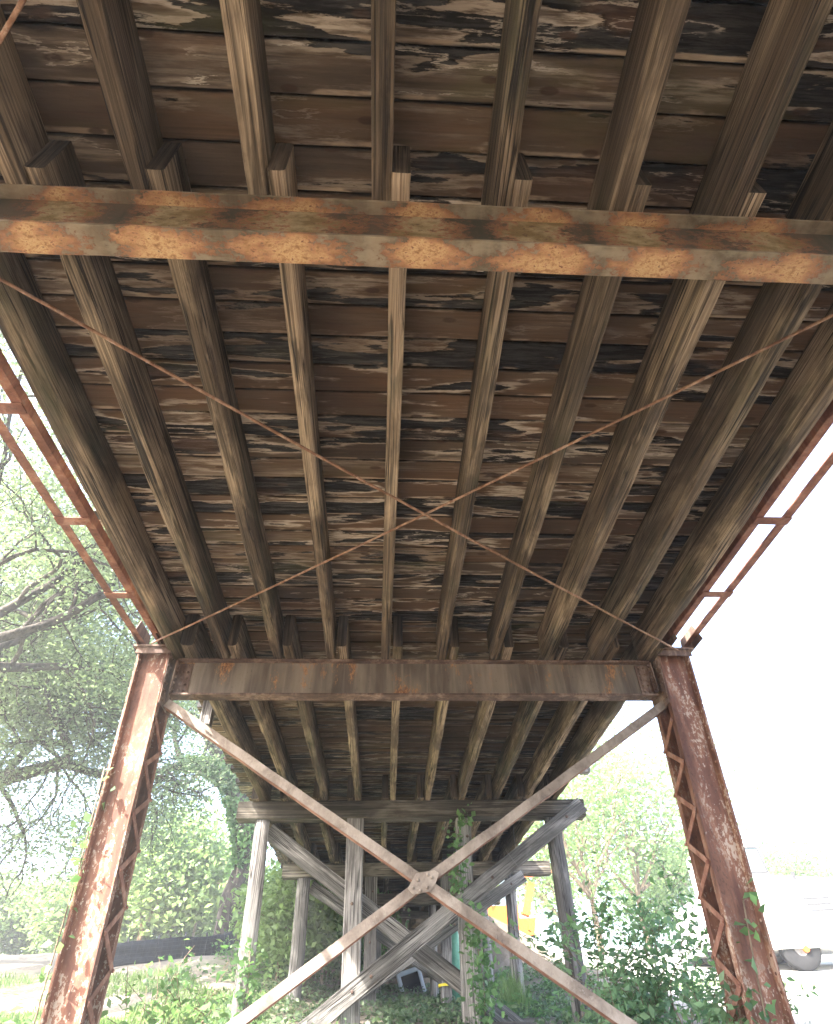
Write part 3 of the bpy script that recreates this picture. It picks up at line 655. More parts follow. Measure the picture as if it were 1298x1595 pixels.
def timber(name, mat, parent, a, b, w, t, seed, n=30):
    """rough sawn board from a to b (same y): w tall, t thick; grain runs along its own x axis"""
    a = Vector(a); b = Vector(b); d = b - a; L = d.length; vs = []
    for i in range(n + 1):
        x = L * i / n; c = .008
        w0 = w / 2 * (1 + .09 * noise.noise(Vector((i * .35, seed, 0)))); w1 = w / 2 * (1 + .09 * noise.noise(Vector((i * .35, seed, 4))))
        for y, k in ((-t/2, -w0 + c), (-t/2, w1 - c), (-t/2 + c, w1), (t/2 - c, w1), (t/2, w1 - c), (t/2, -w0 + c), (t/2 - c, -w0), (-t/2 + c, -w0)): vs.append((x, y, k))
    fs = [(i*8+j, i*8+(j+1) % 8, (i+1)*8+(j+1) % 8, (i+1)*8+j) for i in range(n) for j in range(8)] + [tuple(range(7, -1, -1)), tuple(n*8+j for j in range(8))]
    m = MB(); m.add(vs, [f[::-1] for f in fs]); o = m.build(name, mat, None, (0, 0, 0)); o.parent = parent
    o.location = a - parent.location; o.rotation_euler = (0, -math.atan2(d.z, d.x), 0)
    return o
def bolt(parent, p):
    m = MB(); p = Vector(p); m.tube([p, p + Vector((0, -.012, 0)), p + Vector((0, -.02, 0))], [.022, .020, .008], 8); m.build('bolt', M['iron'], parent, p)
def bent(y, xl, xr, posts, braces, lab, seed, zb_off=.5, cap_h=.24):
    zt = ZS - .002; root = empty('timber_bent', (.35, y, gz(.35, y)), lab, "timber bent", "timber bents carrying the deck")
    timber('cap', M['cap'], root, (xl, y, zt - cap_h / 2), (xr, y, zt - cap_h / 2), cap_h, .27, seed, 40)
    for k, (xt, xb, w, rnd) in enumerate(posts):
        p = rough_post(xt, xb, y, zt - cap_h - .006, gz(xb, y) - zb_off, w, rnd, seed * 3 + k * 7.7, root)
        if not rnd:
            bolt(p, (xt, y - w / 2, 1.35 + .12 * k)); bolt(p, (xt + .04, y - w / 2, 2.3))
    for k, (a, b, yo, w, t) in enumerate(braces):
        o = timber('brace', M['brace'], root, (a[0], y + yo, a[1]), (b[0], y + yo, b[1]), w, t, seed + k * 3.1)
        if k == 0:
            for f in (.06, .32, .68, .73):
                L = math.hypot(b[0] - a[0], b[1] - a[1]); m = MB(); p = Vector((L * f, -t / 2 + .002, 0)); m.tube([p, p + Vector((0, -.012, 0)), p + Vector((0, -.02, 0))], [.022, .020, .008], 8)
                q = m.build('bolt', M['iron']); q.parent = o
bent(9.95, -2.11, 3.16, [(-1.73, -1.68, .215, True), (-.35, -.31, .245, False), (1.275, 1.20, .215, False), (2.655, 2.65, .235, True)],
     [((3.10, 2.70), (-1.55, -.30), -.19, .22, .10), ((-1.66, 2.47), (2.55, -.35), .20, .22, .09)],
     "first grey timber bent with crossed braces, right behind the rusty steel bent", 11)
bent(14.13, -1.92, 3.55, [(-1.49, -1.49, .255, True), (-.13, -.11, .24, False), (1.385, 1.265, .20, False), (2.70, 2.63, .21, True)],
     [((2.95, 2.52), (-1.6, .0), -.19, .22, .10), ((-1.35, 2.45), (2.6, .15), .19, .22, .09)],
     "second timber bent, seen between the posts of the first timber bent", 23)
bent(17.5, -1.9, 3.03, [(-1.5, -1.5, .23, True), (.03, .03, .16, False), (1.345, 1.345, .18, True), (2.62, 2.64, .20, True)],
     [((2.95, 2.70), (-.6, .9), -.19, .22, .10)],
     "third timber bent in front of the stone abutment, deepest in shade", 37)

m = MB(); wz = [(1.62, 9.70, 2.05), (1.58, 9.68, 1.86), (1.70, 9.68, 1.74), (1.86, 9.70, 1.80), (1.90, 9.72, 2.06), (1.96, 9.74, 2.34), (2.02, 9.78, 2.57)]
wz = [Vector((1.86 + .24 * math.sin(t * 3.6) * (1 - t) + .16 * t, 9.70 + .08 * t, 2.05 - .9 * t * (1 - t) * 1.6 + .52 * t * t)) for t in [i / 24 for i in range(25)]]
m.tube(wz, .0035, 5); o = m.build('hanging_wire', M['rim'], None, wz[-1]); tag(o, "thin loose wire dangling from the first bent's cap right of the vine", "wire")

# ------------------------------------------------------------------ abutment
def abutment():
    rng = random.Random(8); root = empty('stone_abutment', (.35, 20.2, 1.2), "rough brown rubble stone abutment wall closing the far end under the deck", "abutment")
    mb = MB(); z = .8
    while z < 2.62:
        h = rng.uniform(.18, .34); x = -2.4
        while x < 2.2:
            w = rng.uniform(.3, .8); d = rng.uniform(0, .09); g = .02
            n1, n2 = 4, 3; vs = []
            for j in range(n2 + 1):
                for i in range(n1 + 1):
                    u, v = i / n1, j / n2; e = min(u, 1-u, v, 1-v)
                    vs.append((x + g + (w - 2*g) * u + .02 * noise.noise(Vector((x + u, z + v, 1))), 20.2 - d - (.06 if e > .01 else 0) + .03 * noise.noise(Vector((x * 3 + u * 3, z * 3 + v * 2, 0))), z + g + (h - 2*g) * v + .015 * noise.noise(Vector((x + u * 2, z + v, 6)))))
            fs = [(j*(n1+1)+i, j*(n1+1)+i+1, (j+1)*(n1+1)+i+1, (j+1)*(n1+1)+i) for j in range(n2) for i in range(n1)]
            o = len(vs)
            ring = [i for i in range(n1+1)] + [(j)*(n1+1)+n1 for j in range(1, n2+1)] + [n2*(n1+1)+i for i in range(n1-1, -1, -1)] + [j*(n1+1) for j in range(n2-1, 0, -1)]
            vs += [(vs[i][0], 20.35, vs[i][2]) for i in ring]; L = len(ring)
            fs += [(ring[k], o + k, o + (k+1) % L, ring[(k+1) % L]) for k in range(L)]
            mb.add(vs, fs); x += w
        z += h
    mb.build('stone_face', M['stone'], root)
    m = MB(); m.box((-2.4, 20.25, .6), (2.7, 20.9, 2.62)); m.build('wall_core', M['ground'], root, (.35, 20.5, .6))
    m = MB(); m.box((-2.2, 20.0, 2.63), (2.95, 20.5, ZS - .003)); m.build('sill_timber', M['cap'], root, (.35, 20.2, 2.63))
abutment()

# guard posts sticking out beside the deck
for x, y, lab in ((-2.03, 7.0, "grey guard post hanging beside the left deck edge past the riveted beam"), (2.90, 8.7, "short grey guard post hanging from the right deck edge")):
    m = MB(); n = 5; m.box((x - .06, y - .07, ZS + .02), (x + .06, y + .07, 4.0)); o = m.build('guard_post', M['post'], None, (x, y, ZS)); tag(o, lab, 'post', 'guard posts along the deck edges')

# ------------------------------------------------------------------ junk under the bridge
def monitor():
    p = at(642, 1534, 18.3); root = empty('computer_monitor', p, "discarded blue grey monitor with a dark screen, tilted on the weeds by the abutment", "monitor")
    root.rotation_euler = (R(-14), R(-15), R(8))
    W, H_ = .60, .66; m = MB(); b = .09
    # bezel ring with curved back shell
    def ringpts(w, h, y, r):
        out = []
        for cx_, cz_, a0 in ((w/2 - r, -h/2 + r, 1.5), (w/2 - r, h/2 - r, 0), (-w/2 + r, h/2 - r, .5), (-w/2 + r, -h/2 + r, 1)):
            for k in range(4): a = (a0 + k / 6) * math.pi; out.append((cx_ + r * math.cos(a), y, cz_ + r * math.sin(a)))
        return out
    rings = [ringpts(W - 2*b, H_ - 2.3*b, .02, .01), ringpts(W - 2*b + .02, H_ - 2.3*b + .02, -.004, .015), ringpts(W - .03, H_ - .03, -.012, .035), ringpts(W, H_, .005, .04), ringpts(W, H_, .10, .04), ringpts(W * .7, H_ * .7, .30, .04), ringpts(W * .5, H_ * .55, .36, .03)]
    vs = sum(rings, []); n = 16
    fs = [(i*n+j, i*n+(j+1) % n, (i+1)*n+(j+1) % n, (i+1)*n+j) for i in range(len(rings)-1) for j in range(n)] + [tuple((len(rings)-1)*n + j for j in range(n))]
    m.add(vs, fs); o = m.build('casing', M['plastic']); o.parent = root
    m = MB(); m.box((-W/2 + b - .01, .016, -H_/2 + 1.1*b), (W/2 - b + .01, .03, H_/2 - 1.1*b)); o = m.build('screen', M['screen']); o.parent = root
monitor()
def cylinder():
    x, y = at(711.5, 1560, 14.35).x, 14.35; zb = gz(x, y) - .03; root = empty('gas_cylinder', (x, y, zb), "green gas cylinder with a dark valve, strapped upright beside a timber post", "gas cylinder")
    r = .115; prof = [(0, r * .9), (.01, r), (1.02, r), (1.10, r * .92), (1.17, r * .68), (1.215, r * .42), (1.235, r * .36)]
    m = MB(); m.tube([(x, y, zb + a) for a, _ in prof], [q for _, q in prof], 20); m.build('body', M['gas'], root, (x, y, zb))
    m = MB(); m.tube([(x, y, zb + a) for a in (1.236, 1.30, 1.305, 1.35, 1.40)], [.034, .034, .05, .05, .03], 12); m.tube([(x - .06, y, zb + 1.31), (x + .03, y, zb + 1.31)], .02, 8); m.build('valve', M['darksteel'], root, (x, y, zb + 1.235))
    s = MB(); zs = at(700, 1533, 14.0).z; n = 40; px_ = 1.30
    pts = []
    for i in range(n):      # a loop around the post and the cylinder
        a = 2 * math.pi * i / n; cx_ = (px_ + x) / 2; hx = (x - px_) / 2 + .135; hy = .21
        c, s_ = math.cos(a), math.sin(a); q = lambda v: math.copysign(abs(v) ** .45, v)
        pts.append((cx_ + hx * q(c), 14.19 + hy * q(s_), zs + .01 * c))
    vs = []
    for p in pts: vs += [(p[0], p[1], p[2] - .02), (p[0], p[1], p[2] + .02)]
    s.add(vs, [(2*i, 2*((i+1) % n), 2*((i+1) % n)+1, 2*i+1) for i in range(n)])
    o = s.build('yellow_strap', M['yellow'], None, (px_, 14.2, zs)); sm = o.modifiers.new('t', 'SOLIDIFY'); sm.thickness = .008; sm.offset = 0
    tag(o, "yellow strap tying the green cylinder to the timber post", "strap")
cylinder()

# ------------------------------------------------------------------ vegetation
def grow(rng, segs, tips, p, d, r, length, depth, curl=.35, droop=0., spread=.7, minr=.012, nseg=5, fork=(2, 3)):
    pts = [Vector(p)]; rad = [r]; d = Vector(d).normalized(); r1 = r * .62
    for i in range(nseg):
        d = (d + Vector((rng.gauss(0, 1), rng.gauss(0, 1), rng.gauss(0, .8))) * curl * .45 + Vector((0, 0, droop * .2))).normalized()
        pts.append(pts[-1] + d * (length / nseg)); rad.append(r + (r1 - r) * (i + 1) / nseg)
        if depth > 0 and i >= 1 and i < nseg - 1 and rng.random() < .55:
            dd = (d + Vector((rng.gauss(0, 1), rng.gauss(0, 1), rng.gauss(0.1, .7))).normalized() * spread * 1.3).normalized()
            grow(rng, segs, tips, pts[-1], dd, rad[-1] * .55, length * .6, depth - 1, curl, droop, spread, minr, nseg, fork)
    segs.append((pts, rad))
    if depth <= 0 or r1 < minr: tips.append((pts[-1], length)); tips.append((pts[len(pts) // 2], length)); return
    for k in range(rng.randint(*fork)):
        dd = (d + Vector((rng.gauss(0, 1), rng.gauss(0, 1), rng.gauss(0.05, .7))).normalized() * spread).normalized()
        grow(rng, segs, tips, pts[-1], dd, r1 * (.9 if k == 0 else .7), length * rng.uniform(.62, .82), depth - 1, curl, droop, spread, minr, nseg, fork)
def make_tree(name, base, stems, leafmat, bark, label, cat, group=None, seed=1, per=40, lsize=.12, cl=.55, flat=.7, extra=()):
    """stems: list of (start, direction, radius, length, depth, kwargs); trunk + crown parts"""
    rng = random.Random(seed); nr = np.random.default_rng(seed); segs = []; tips = []
    root = empty(name, base, label, cat, group)
    for (p, d, r, L, dep, kw) in stems: grow(rng, segs, tips, p, d, r, L, dep, **kw)
    for s in extra: segs.append(s)
    m = MB()
    for pts, rad in segs: m.tube(pts, rad, 10 if rad[0] > .15 else (6 if rad[0] > .03 else 4), cap=False, wob=.25 if rad[0] > .1 else 0)
    m.build('trunk', bark, root, base)
    C = []
    for p, L in tips:
        k = per; r = cl * (.7 + .6 * nr.random()); q = nr.normal(size=(k, 3)) * r * .5; q[:, 2] *= flat; C.append(np.array(p) + q)
    if C:
        C = np.concatenate(C); V, Fq = leaf_arrays(C, lsize, nr, .55, .3, .5); np_mesh('crown', V, Fq, leafmat, root, tuple(base))
    return root, len(tips)

def oaks():
    # oak on the left whose trunk stands beyond the frame; its long limb and high crown reach into the view
    b = at(-330, 1400, 19.0); b.z = gz(b.x, b.y) - .2
    st = []
    T = [b, b + Vector((.3, -.2, 1.8)), b + Vector((.7, -.5, 3.6)), b + Vector((.9, -.8, 5.2))]
    lim = at(0, 1215, 17.5); l2 = at(95, 1190, 17.0)
    kw = dict(curl=.55, spread=.95, minr=.01)
    st.append((l2, Vector((.85, -.2, .45)), .15, 1.9, 4, dict(kw, droop=-.1)))
    st.append((l2, Vector((.9, .1, -.35)), .12, 1.9, 3, dict(kw, droop=-.5)))
    st.append((lim, Vector((.5, -.1, .8)), .12, 2.2, 4, kw))
    st.append((lim, Vector((.3, .2, -.6)), .07, 1.5, 2, dict(kw, droop=-.5)))
    for d, L in (((.6, -.3, .9), 3.0), ((.9, .1, .6), 3.1), ((.3, -.7, .9), 3.2), ((.2, .4, 1), 3.2), ((.75, -.75, .7), 3.3), ((.95, -.35, .9), 3.4), ((-.6, .1, .8), 3.), ((-.2, -.9, .6), 3.)):
        st.append((T[3], Vector(d), .21, L, 4, dict(curl=.4, spread=.8, minr=.01)))
    ex = [([T[0], T[1], T[2], T[3]], [.60, .48, .44, .36]), ([T[2], (T[2] + lim) / 2 + Vector((0, 0, .45)), lim, l2], [.30, .25, .20, .16])]
    make_tree('oak_tree', b, st, M['oakleaf'], M['bark'], "old oak on the left whose gnarled bare limb reaches in behind the left column", "tree", "oaks on the left bank", 5, 20, .10, 1.05, .6, ex)
    # ivy-clad oak beside the first timber bent
    b = at(358, 1450, 25.0); b.z = gz(b.x, b.y) - .2
    P = [b, at(368, 1400, 25), at(388, 1340, 25), at(380, 1270, 25), at(366, 1225, 25), at(345, 1190, 24.8)]
    ex = [(P, [.62, .50, .46, .44, .40, .3]), ([P[4], at(320, 1192, 24), at(285, 1190, 23.3), at(255, 1200, 22.8)], [.30, .22, .17, .12])]
    st = [(at(255, 1200, 22.8), Vector((-.8, -.2, -.25)), .11, 1.6, 4, dict(curl=.55, spread=.9, droop=-.35)), (at(285, 1190, 23.3), Vector((-.4, -.2, .7)), .12, 2.0, 4, dict(curl=.5, spread=.9)),
          (P[5], Vector((-.5, -.2, .9)), .26, 2.8, 4, dict(curl=.4, spread=.85)), (P[5], Vector((.4, .2, .9)), .2, 2.4, 3, dict(curl=.4, spread=.8)), (P[5], Vector((-.2, .5, .9)), .2, 2.8, 3, dict(curl=.4, spread=.8)),
          (at(320, 1192, 24), Vector((-.3, -.4, -.5)), .09, 1.4, 3, dict(curl=.5, spread=.9, droop=-.6))]
    make_tree('oak_tree', b, st, M['oakleaf'], M['bark'], "oak with an ivy covered trunk standing left of the first timber bent", "tree", "oaks on the left bank", 9, 12, .11, .85, .7, ex)
    # ivy on that trunk
    nr = np.random.default_rng(4); C = []
    for (a, c, r) in ((P[1] + Vector((0, 0, .8)), P[2], .5), (P[2], P[3], .52), (P[3], P[4], .5), (P[4], P[5], .42), (P[4], at(320, 1192, 24), .32), (at(320, 1192, 24), at(285, 1190, 23.3), .24)):
        k = int((c - a).length * 900); t = nr.random((k, 1)); q = np.array(a) * (1 - t) + np.array(c) * t; d = nr.normal(size=(k, 3)); d /= np.linalg.norm(d, axis=1)[:, None]; C.append(q + d * r * (1 + .18 * nr.random((k, 1))))
    V, Fq = leaf_arrays(np.concatenate(C), .16, nr, .8, .0); o = np_mesh('ivy', V, Fq, M['vineleaf'], None, tuple(P[1])); tag(o, "green ivy climbing the leaning oak trunk on the left", "ivy")
    # tall oak close to the bridge on the left; its shade dapples the left column
    b = Vector((-9.4, 10.8, gz(-9.4, 10.8) - .2)); T = b + Vector((.7, .2, 5.6))
    st = [(T, Vector(d), .13, 3.1, 4, dict(curl=.4, spread=.85, minr=.01)) for d in ((.6, .6, .8), (.9, .1, .7), (.3, -.6, .9), (-.5, .3, .9), (.1, .9, .7), (.5, .2, 1.2))]
    make_tree('oak_tree', b, st, M['oakleaf'], M['bark'], "tall leafy oak beside the bridge on the left, crown spreading high above the truss chord", "tree", "oaks on the left bank", 21, 26, .085, .9, .7, [([b, b + Vector((.2, 0, 2.2)), T], [.5, .42, .32])])
oaks()

def round_tree(name, px, py, y, h, wd, leafmat, label, cat, group, seed, per=60, ls=.16, trunk=.16, nst=5):
    b = at(px, py, y); b.z = gz(b.x, b.y) - .1; T = b + Vector((0, 0, h * .22)); rng = random.Random(seed)
    st = [(T, Vector((rng.gauss(0, .5), rng.gauss(0, .5), 1)), trunk * .6, h * .36, 2, dict(curl=.35, spread=wd, minr=.01)) for _ in range(nst)]
    return make_tree(name, b, st, leafmat, M['stem'], label, cat, group, seed, per, ls, h * .26, .85, [([b, (b + T) / 2, T], [trunk, trunk * .85, trunk * .7])])
GB = "trees and tall shrubs along the far left field edge"
for k, (px, y, h, lab) in enumerate(((-60, 38, 4.2, "pale bushy tree at the far left edge of the field"), (55, 40, 3.6, "low pale green tree beyond the left field path"), (150, 36, 4.6, "pale tree seen left of the left column's foot"),
        (215, 34, 6.2, "bright round tree rising right behind the left column"), (265, 37, 5.6, "light green tree between the left column and the ivy clad oak"), (325, 40, 5.0, "hazy pale tree behind the ivy clad trunk"))):
    round_tree('broadleaf_tree', px, 1475, y, h, .9, M['farleaf'], lab, 'tree', GB, 60 + k, 70, .26)
GS = "leafy shrubs crowding the left side of the bents"
for k, (px, py, y, h, lab) in enumerate(((430, 1540, 16.0, 2.3, "leafy shrub between the left posts of the first and second bents"), (500, 1540, 17.2, 2.4, "leafy shrub right of the second bent's left post"), (470, 1545, 19.5, 2.8, "tall light green shrub behind the second bent's left post"), (530, 1545, 19.2, 2.2, "shrub against the left end of the stone abutment"))):
    round_tree('leafy_shrub', px, py, y, h, 1.0, M['vineleaf'] if k % 2 else M['farleaf'], lab, 'shrub', GS, 80 + k, 90, .13, .04, 6)
GR = "pale trees on the right bank"
for k, (px, y, h, lab) in enumerate(((935, 26, 8.0, "pale feathery tree right of the first bent's cap end"), (1010, 30, 8.6, "pale overexposed tree left of the right column"), (880, 34, 6.5, "faint tree behind the orange machine"), (1075, 36, 5.0, "low pale tree behind the right column"))):
    round_tree('pale_tree', px, 1470, y, h, 1.0, M['farleaf'], lab, 'tree', GR, 120 + k, 46, .2, .14, 5)
round_tree('pale_tree', 1290, 1470, 42, 6.5, 1.0, M['farleaf'], "pale treetop showing above the white truck's hood", 'tree', GR, 131, 60, .24)

def bush(name, base, stems, lsize, label, cat, seed, per, mat, group=None, cl=.16, stemr=.008):
    """thin stems with leaves set along the twigs; base on the ground"""
    rng = random.Random(seed); nr = np.random.default_rng(seed); segs = []; tips = []
    root = empty(name, base, label, cat, group)
    for d, L in stems: grow(rng, segs, tips, base + Vector((rng.uniform(-.12, .12), rng.uniform(-.12, .12), 0)), d, stemr, L, 2, curl=.25, spread=.75, minr=.0005, nseg=6)
    m = MB()
    for pts, rad in segs: m.tube(pts, [max(.0022, q) for q in rad], 5, cap=False)
    m.build('stem', M['stem'], root, base)
    C = []
    for pts, rad in segs:
        if rad[0] > stemr * .95: pts = pts[2:]
        for a, c in zip(pts[:-1], pts[1:]):
            k = max(1, int((c - a).length * per)); t = nr.random((k, 1)); C.append(np.array(a) * (1-t) + np.array(c) * t + nr.normal(size=(k, 3)) * cl * .3)
    V, Fq = leaf_arrays(np.concatenate(C), lsize, nr, .5, .4); np_mesh('foliage', V, Fq, mat, root, tuple(base)); return root
def g(x, y): return Vector((x, y, gz(x, y) - .03))
GF = "leafy saplings around the column feet"
bush('leafy_sapling', g(2.4, 6.6), [((-.35, 0, 1), .72), ((.1, .1, 1), .78), ((.25, -.1, 1), .70), ((-.1, -.2, 1), .66)], .07, "leafy sapling growing left of the right steel column", 'sapling', 31, 42, M['bushleaf'], GF)
bush('leafy_sapling', g(2.55, 6.1), [((-.25, 0, 1), .55), ((.15, .1, 1), .6), ((-.1, -.2, 1), .5), ((-.5, .2, .8), .5)], .065, "dense dark green sapling crowding the foot of the right steel column", 'sapling', 32, 80, M['bushleaf'], GF)
bush('leafy_sapling', g(2.95, 7.4), [((-.1, 0, 1), .75), ((.25, 0, 1), .85)], .075, "tall thin sapling with pale leaves between the bent post and the right column", 'sapling', 33, 34, M['vineleaf'], GF)
bush('leafy_sapling', g(-1.55, 5.9), [((.2, 0, 1), .5), ((-.2, 0, .9), .46), ((0, .3, 1), .5)], .06, "sapling with drooping light leaves right of the left steel column", 'sapling', 34, 44, M['vineleaf'], GF)
bush('leafy_sapling', g(-2.85, 5.6), [((-.3, 0, 1), .42), ((.1, .1, 1), .4), ((-.6, .1, .8), .4)], .07, "twiggy sapling left of the left steel column", 'sapling', 35, 34, M['vineleaf'], GF)
bush('leafy_sapling', g(-3.5, 6.6), [((-.3, 0, 1), .38), ((.3, .1, 1), .4)], .065, "small sapling at the left edge of the view", 'sapling', 36, 34, M['vineleaf'], GF)

def vine(path, n, ls, spread, label, seed, hang=0, mat='vineleaf'):
    nr = np.random.default_rng(seed); path = [Vector(p) for p in path]; root = empty('climbing_vine', path[0], label, 'vine', 'vines climbing the posts and columns')
    m = MB(); m.tube(path, .006, 5); m.build('stem', M['stem'], root, path[0])
    L = [(b - a).length for a, b in zip(path[:-1], path[1:])]; C = []
    for (a, b), l in zip(zip(path[:-1], path[1:]), L):
        k = max(2, int(n * l / sum(L))); t = nr.random((k, 1)); q = np.array(a) * (1-t) + np.array(b) * t + nr.normal(size=(k, 3)) * spread; q[:, 1] -= abs(nr.normal(size=k)) * spread * .5; q[:, 2] -= abs(nr.normal(size=k)) * hang; C.append(q)
    V, Fq = leaf_arrays(np.concatenate(C), ls, nr, .8, .1); np_mesh('foliage', V, Fq, M[mat], root, tuple(path[0]))
vine([(1.36, 9.72, gz(1.3, 9.7)), (1.38, 9.74, .55), (1.34, 9.78, .95), (1.36, 9.8, 1.35)], 420, .075, .10, "ivy wrapped around the foot of the first bent's right inner post", 41)
vine([(1.12, 9.74, 1.5), (1.14, 9.78, 2.0), (1.2, 9.78, 2.45), (1.32, 9.79, 2.66)], 170, .085, .09, "vine hanging over the first bent's cap beside its right inner post", 42, .1)
vine([(-1.62, 9.8, gz(-1.6, 9.8)), (-1.6, 9.8, .5), (-1.66, 9.82, 1.0)], 240, .075, .10, "ivy around the foot of the first bent's left outer post", 43)
vine([(-2.16, 5.18, -.5), (-2.19, 5.19, .4), (-2.2, 5.2, 1.0), (-2.24, 5.19, 1.75)], 60, .06, .05, "thin vine climbing the outer edge of the left steel column", 44)
vine([(2.56, 5.17, -.4), (2.66, 5.17, .35), (2.72, 5.15, .75), (2.84, 5.14, .8)], 34, .07, .05, "sprig of light leaves across the right steel column", 45)
vine([(2.6, 9.8, gz(2.6, 9.8)), (2.62, 9.8, .3), (2.64, 9.82, .5)], 50, .06, .1, "ivy around the foot of the first bent's right outer post", 46)

def scatter(name, n, area, ls, mat, seed, hmax, dens, label=None, aspect=.6, up=.5):
    nr = np.random.default_rng(seed); x = nr.uniform(area[0], area[1], n); y = nr.uniform(area[2], area[3], n); keep = []
    for i in range(n):
        q = noise.noise(Vector((x[i] * .9, y[i] * .9, seed))) + .5 * noise.noise(Vector((x[i] * 3, y[i] * 3, seed)))
        if q > dens: keep.append((x[i], y[i], gz(x[i], y[i]) + nr.random() ** 1.6 * hmax * min(1, (q - dens) * 2 + .25)))
    V, Fq = leaf_arrays(np.array(keep), ls, nr, aspect, up); o = np_mesh(name, V, Fq, mat, None, (0, 0, 0)); tag(o, label, name.replace('_', ' '), kind='stuff')
scatter('ground_cover', 24000, (-2.6, 4.2, 7.2, 19.8), .075, M['weed'], 51, .13, -.1, "low leafy weeds covering the ground below the bents")
scatter('undergrowth', 4000, (1.5, 4.2, 10.4, 17.0), .10, M['vineleaf'], 52, .32, .1, "taller green weeds around the right hand posts", .3, .1)
scatter('leafy_weeds', 2500, (-4.2, -1.7, 13.5, 20.5), .09, M['vineleaf'], 53, .35, .08, "weeds along the bank beside the left posts")
def grass():
    nr = np.random.default_rng(61); n = 42000; x = nr.uniform(-12, -1.5, n); y = nr.uniform(8.5, 16.5, n)
    k = np.array([noise.noise(Vector((a * .5, b * .5, 3))) > .0 for a, b in zip(x, y)]); x, y = x[k], y[k]; n = len(x); z = np.array([gz(a, b) for a, b in zip(x, y)])
    B = np.stack([x, y, z], 1); h = nr.uniform(.05, .15, n)[:, None]; a = nr.uniform(0, 6.28, n); s = np.stack([np.cos(a), np.sin(a), 0 * a], 1) * .009; l = nr.normal(size=(n, 3)) * .35; l[:, 2] = 1
    V = np.stack([B - s, B + s, B + s * .5 + l * h * .6, B + l * h * 1.0 + np.stack([np.cos(a + 1), np.sin(a + 1), 0 * a], 1) * h * .2], 1).reshape(-1, 3)
    tag(np_mesh('grass', V, np.arange(4 * n).reshape(n, 4), M['grassb']), "short bright grass on the slope left of the bridge", "grass", kind='stuff')
grass()
def tall_grass():
    nr = np.random.default_rng(71)
    for (x, y, lab, n, hh) in ((2.1, 11.8, "tuft of arching grass right of the first bent's right inner post", 150, .65), (2.3, 13.0, "tuft of arching grass at the second bent's right outer post", 150, .6), (3.45, 6.3, "few tall grass blades at the lower right corner", 16, .75)):
        c = g(x, y); a = nr.uniform(0, 6.28, n); h = hh * nr.uniform(.6, 1.1, n); ln = nr.uniform(.15, .6, n); V = []; Fc = []
        for i in range(n):
            p = np.array(c) + np.array([nr.normal() * .12, nr.normal() * .12, 0]); d = np.array([math.cos(a[i]), math.sin(a[i]), 0]); q = np.array([-d[1], d[0], 0]); o = len(V)
            for k in range(5):
                t = k / 4; ctr = p + d * ln[i] * h[i] * t ** 2 + np.array([0, 0, h[i] * (t - .28 * t * t * ln[i] * 1.5)]); w_ = .008 * (1 - t * .9); V += [ctr - q * w_, ctr + q * w_]
            Fc += [(o + 2*k, o + 2*k+1, o + 2*k+3, o + 2*k+2) for k in range(4)]
        o = np_mesh('grass_tuft', np.array(V), np.array(Fc), M['grassb'], None, tuple(c)); tag(o, lab, 'grass tuft', 'tufts of tall grass')
tall_grass()

# ------------------------------------------------------------------ things on the banks
def silt_fence():
    P = [(-6.6, 17.5), (-5.9, 17.8), (-5.2, 18.3), (-4.65, 19.0), (-4.25, 19.9), (-4.0, 20.9)]
    root = empty('silt_fence', (P[2][0], P[2][1], gz(*P[2])), "low black silt fence curving along the left bank", "silt fence")
    m = MB(); n = 60; pts = []
    for i in range(n + 1):
        t = i / n * (len(P) - 1); k = min(int(t), len(P) - 2); f = t - k; x = P[k][0] * (1-f) + P[k+1][0] * f; y = P[k][1] * (1-f) + P[k+1][1] * f
        pts.append((x, y + .03 * noise.noise(Vector((i * .5, 0, 0))), gz(x, y)))
    vs = []
    for p in pts:
        for j in range(7): vs.append((p[0], p[1] + .03 * math.sin(j * 2.1 + p[0] * 3), p[2] - .05 + j * .085))
    m.add(vs, [(i*7+j, (i+1)*7+j, (i+1)*7+j+1, i*7+j+1) for i in range(n) for j in range(6)], True)
    o = m.build('fabric', M['mesh'], root, pts[0]); s = o.modifiers.new('t', 'SOLIDIFY'); s.thickness = .006
    w_ = MB()
    for j in range(1, 7): w_.tube([(p[0], p[1] - .045, p[2] - .05 + j * .085) for p in pts], .0025, 4)
    for p in pts[::2]: w_.tube([(p[0], p[1] - .05, p[2]), (p[0], p[1] - .05, p[2] + .46)], .002, 4)
    w_.build('wire_backing', M['darksteel'], root, pts[0])
    for p in pts[2::10]:
        q = MB(); q.box((p[0] - .02, p[1] + .02, p[2] - .1), (p[0] + .02, p[1] + .06, p[2] + .56)); q.build('stake', M['darksteel'], root, p)
silt_fence()
def pole():
    b = at(296, 1478, 36); b.z = gz(b.x, b.y) - .1; root = empty('utility_pole', b, "pale utility pole with two slanting guy wires beyond the silt fence", "pole")
    m = MB(); m.tube([b, b + Vector((.05, 0, 1.5)), b + Vector((.1, 0, 3.3))], [.07, .065, .06], 12); m.build('shaft', M['polewood'], root, b)
    for dx in (-1.9, -1.4): m = MB(); m.tube([b + Vector((dx, -.2, .3)), b + Vector((.1, 0, 2.9))], .010, 5); m.build('guy_wire', M['rim'], root, b)
pole()

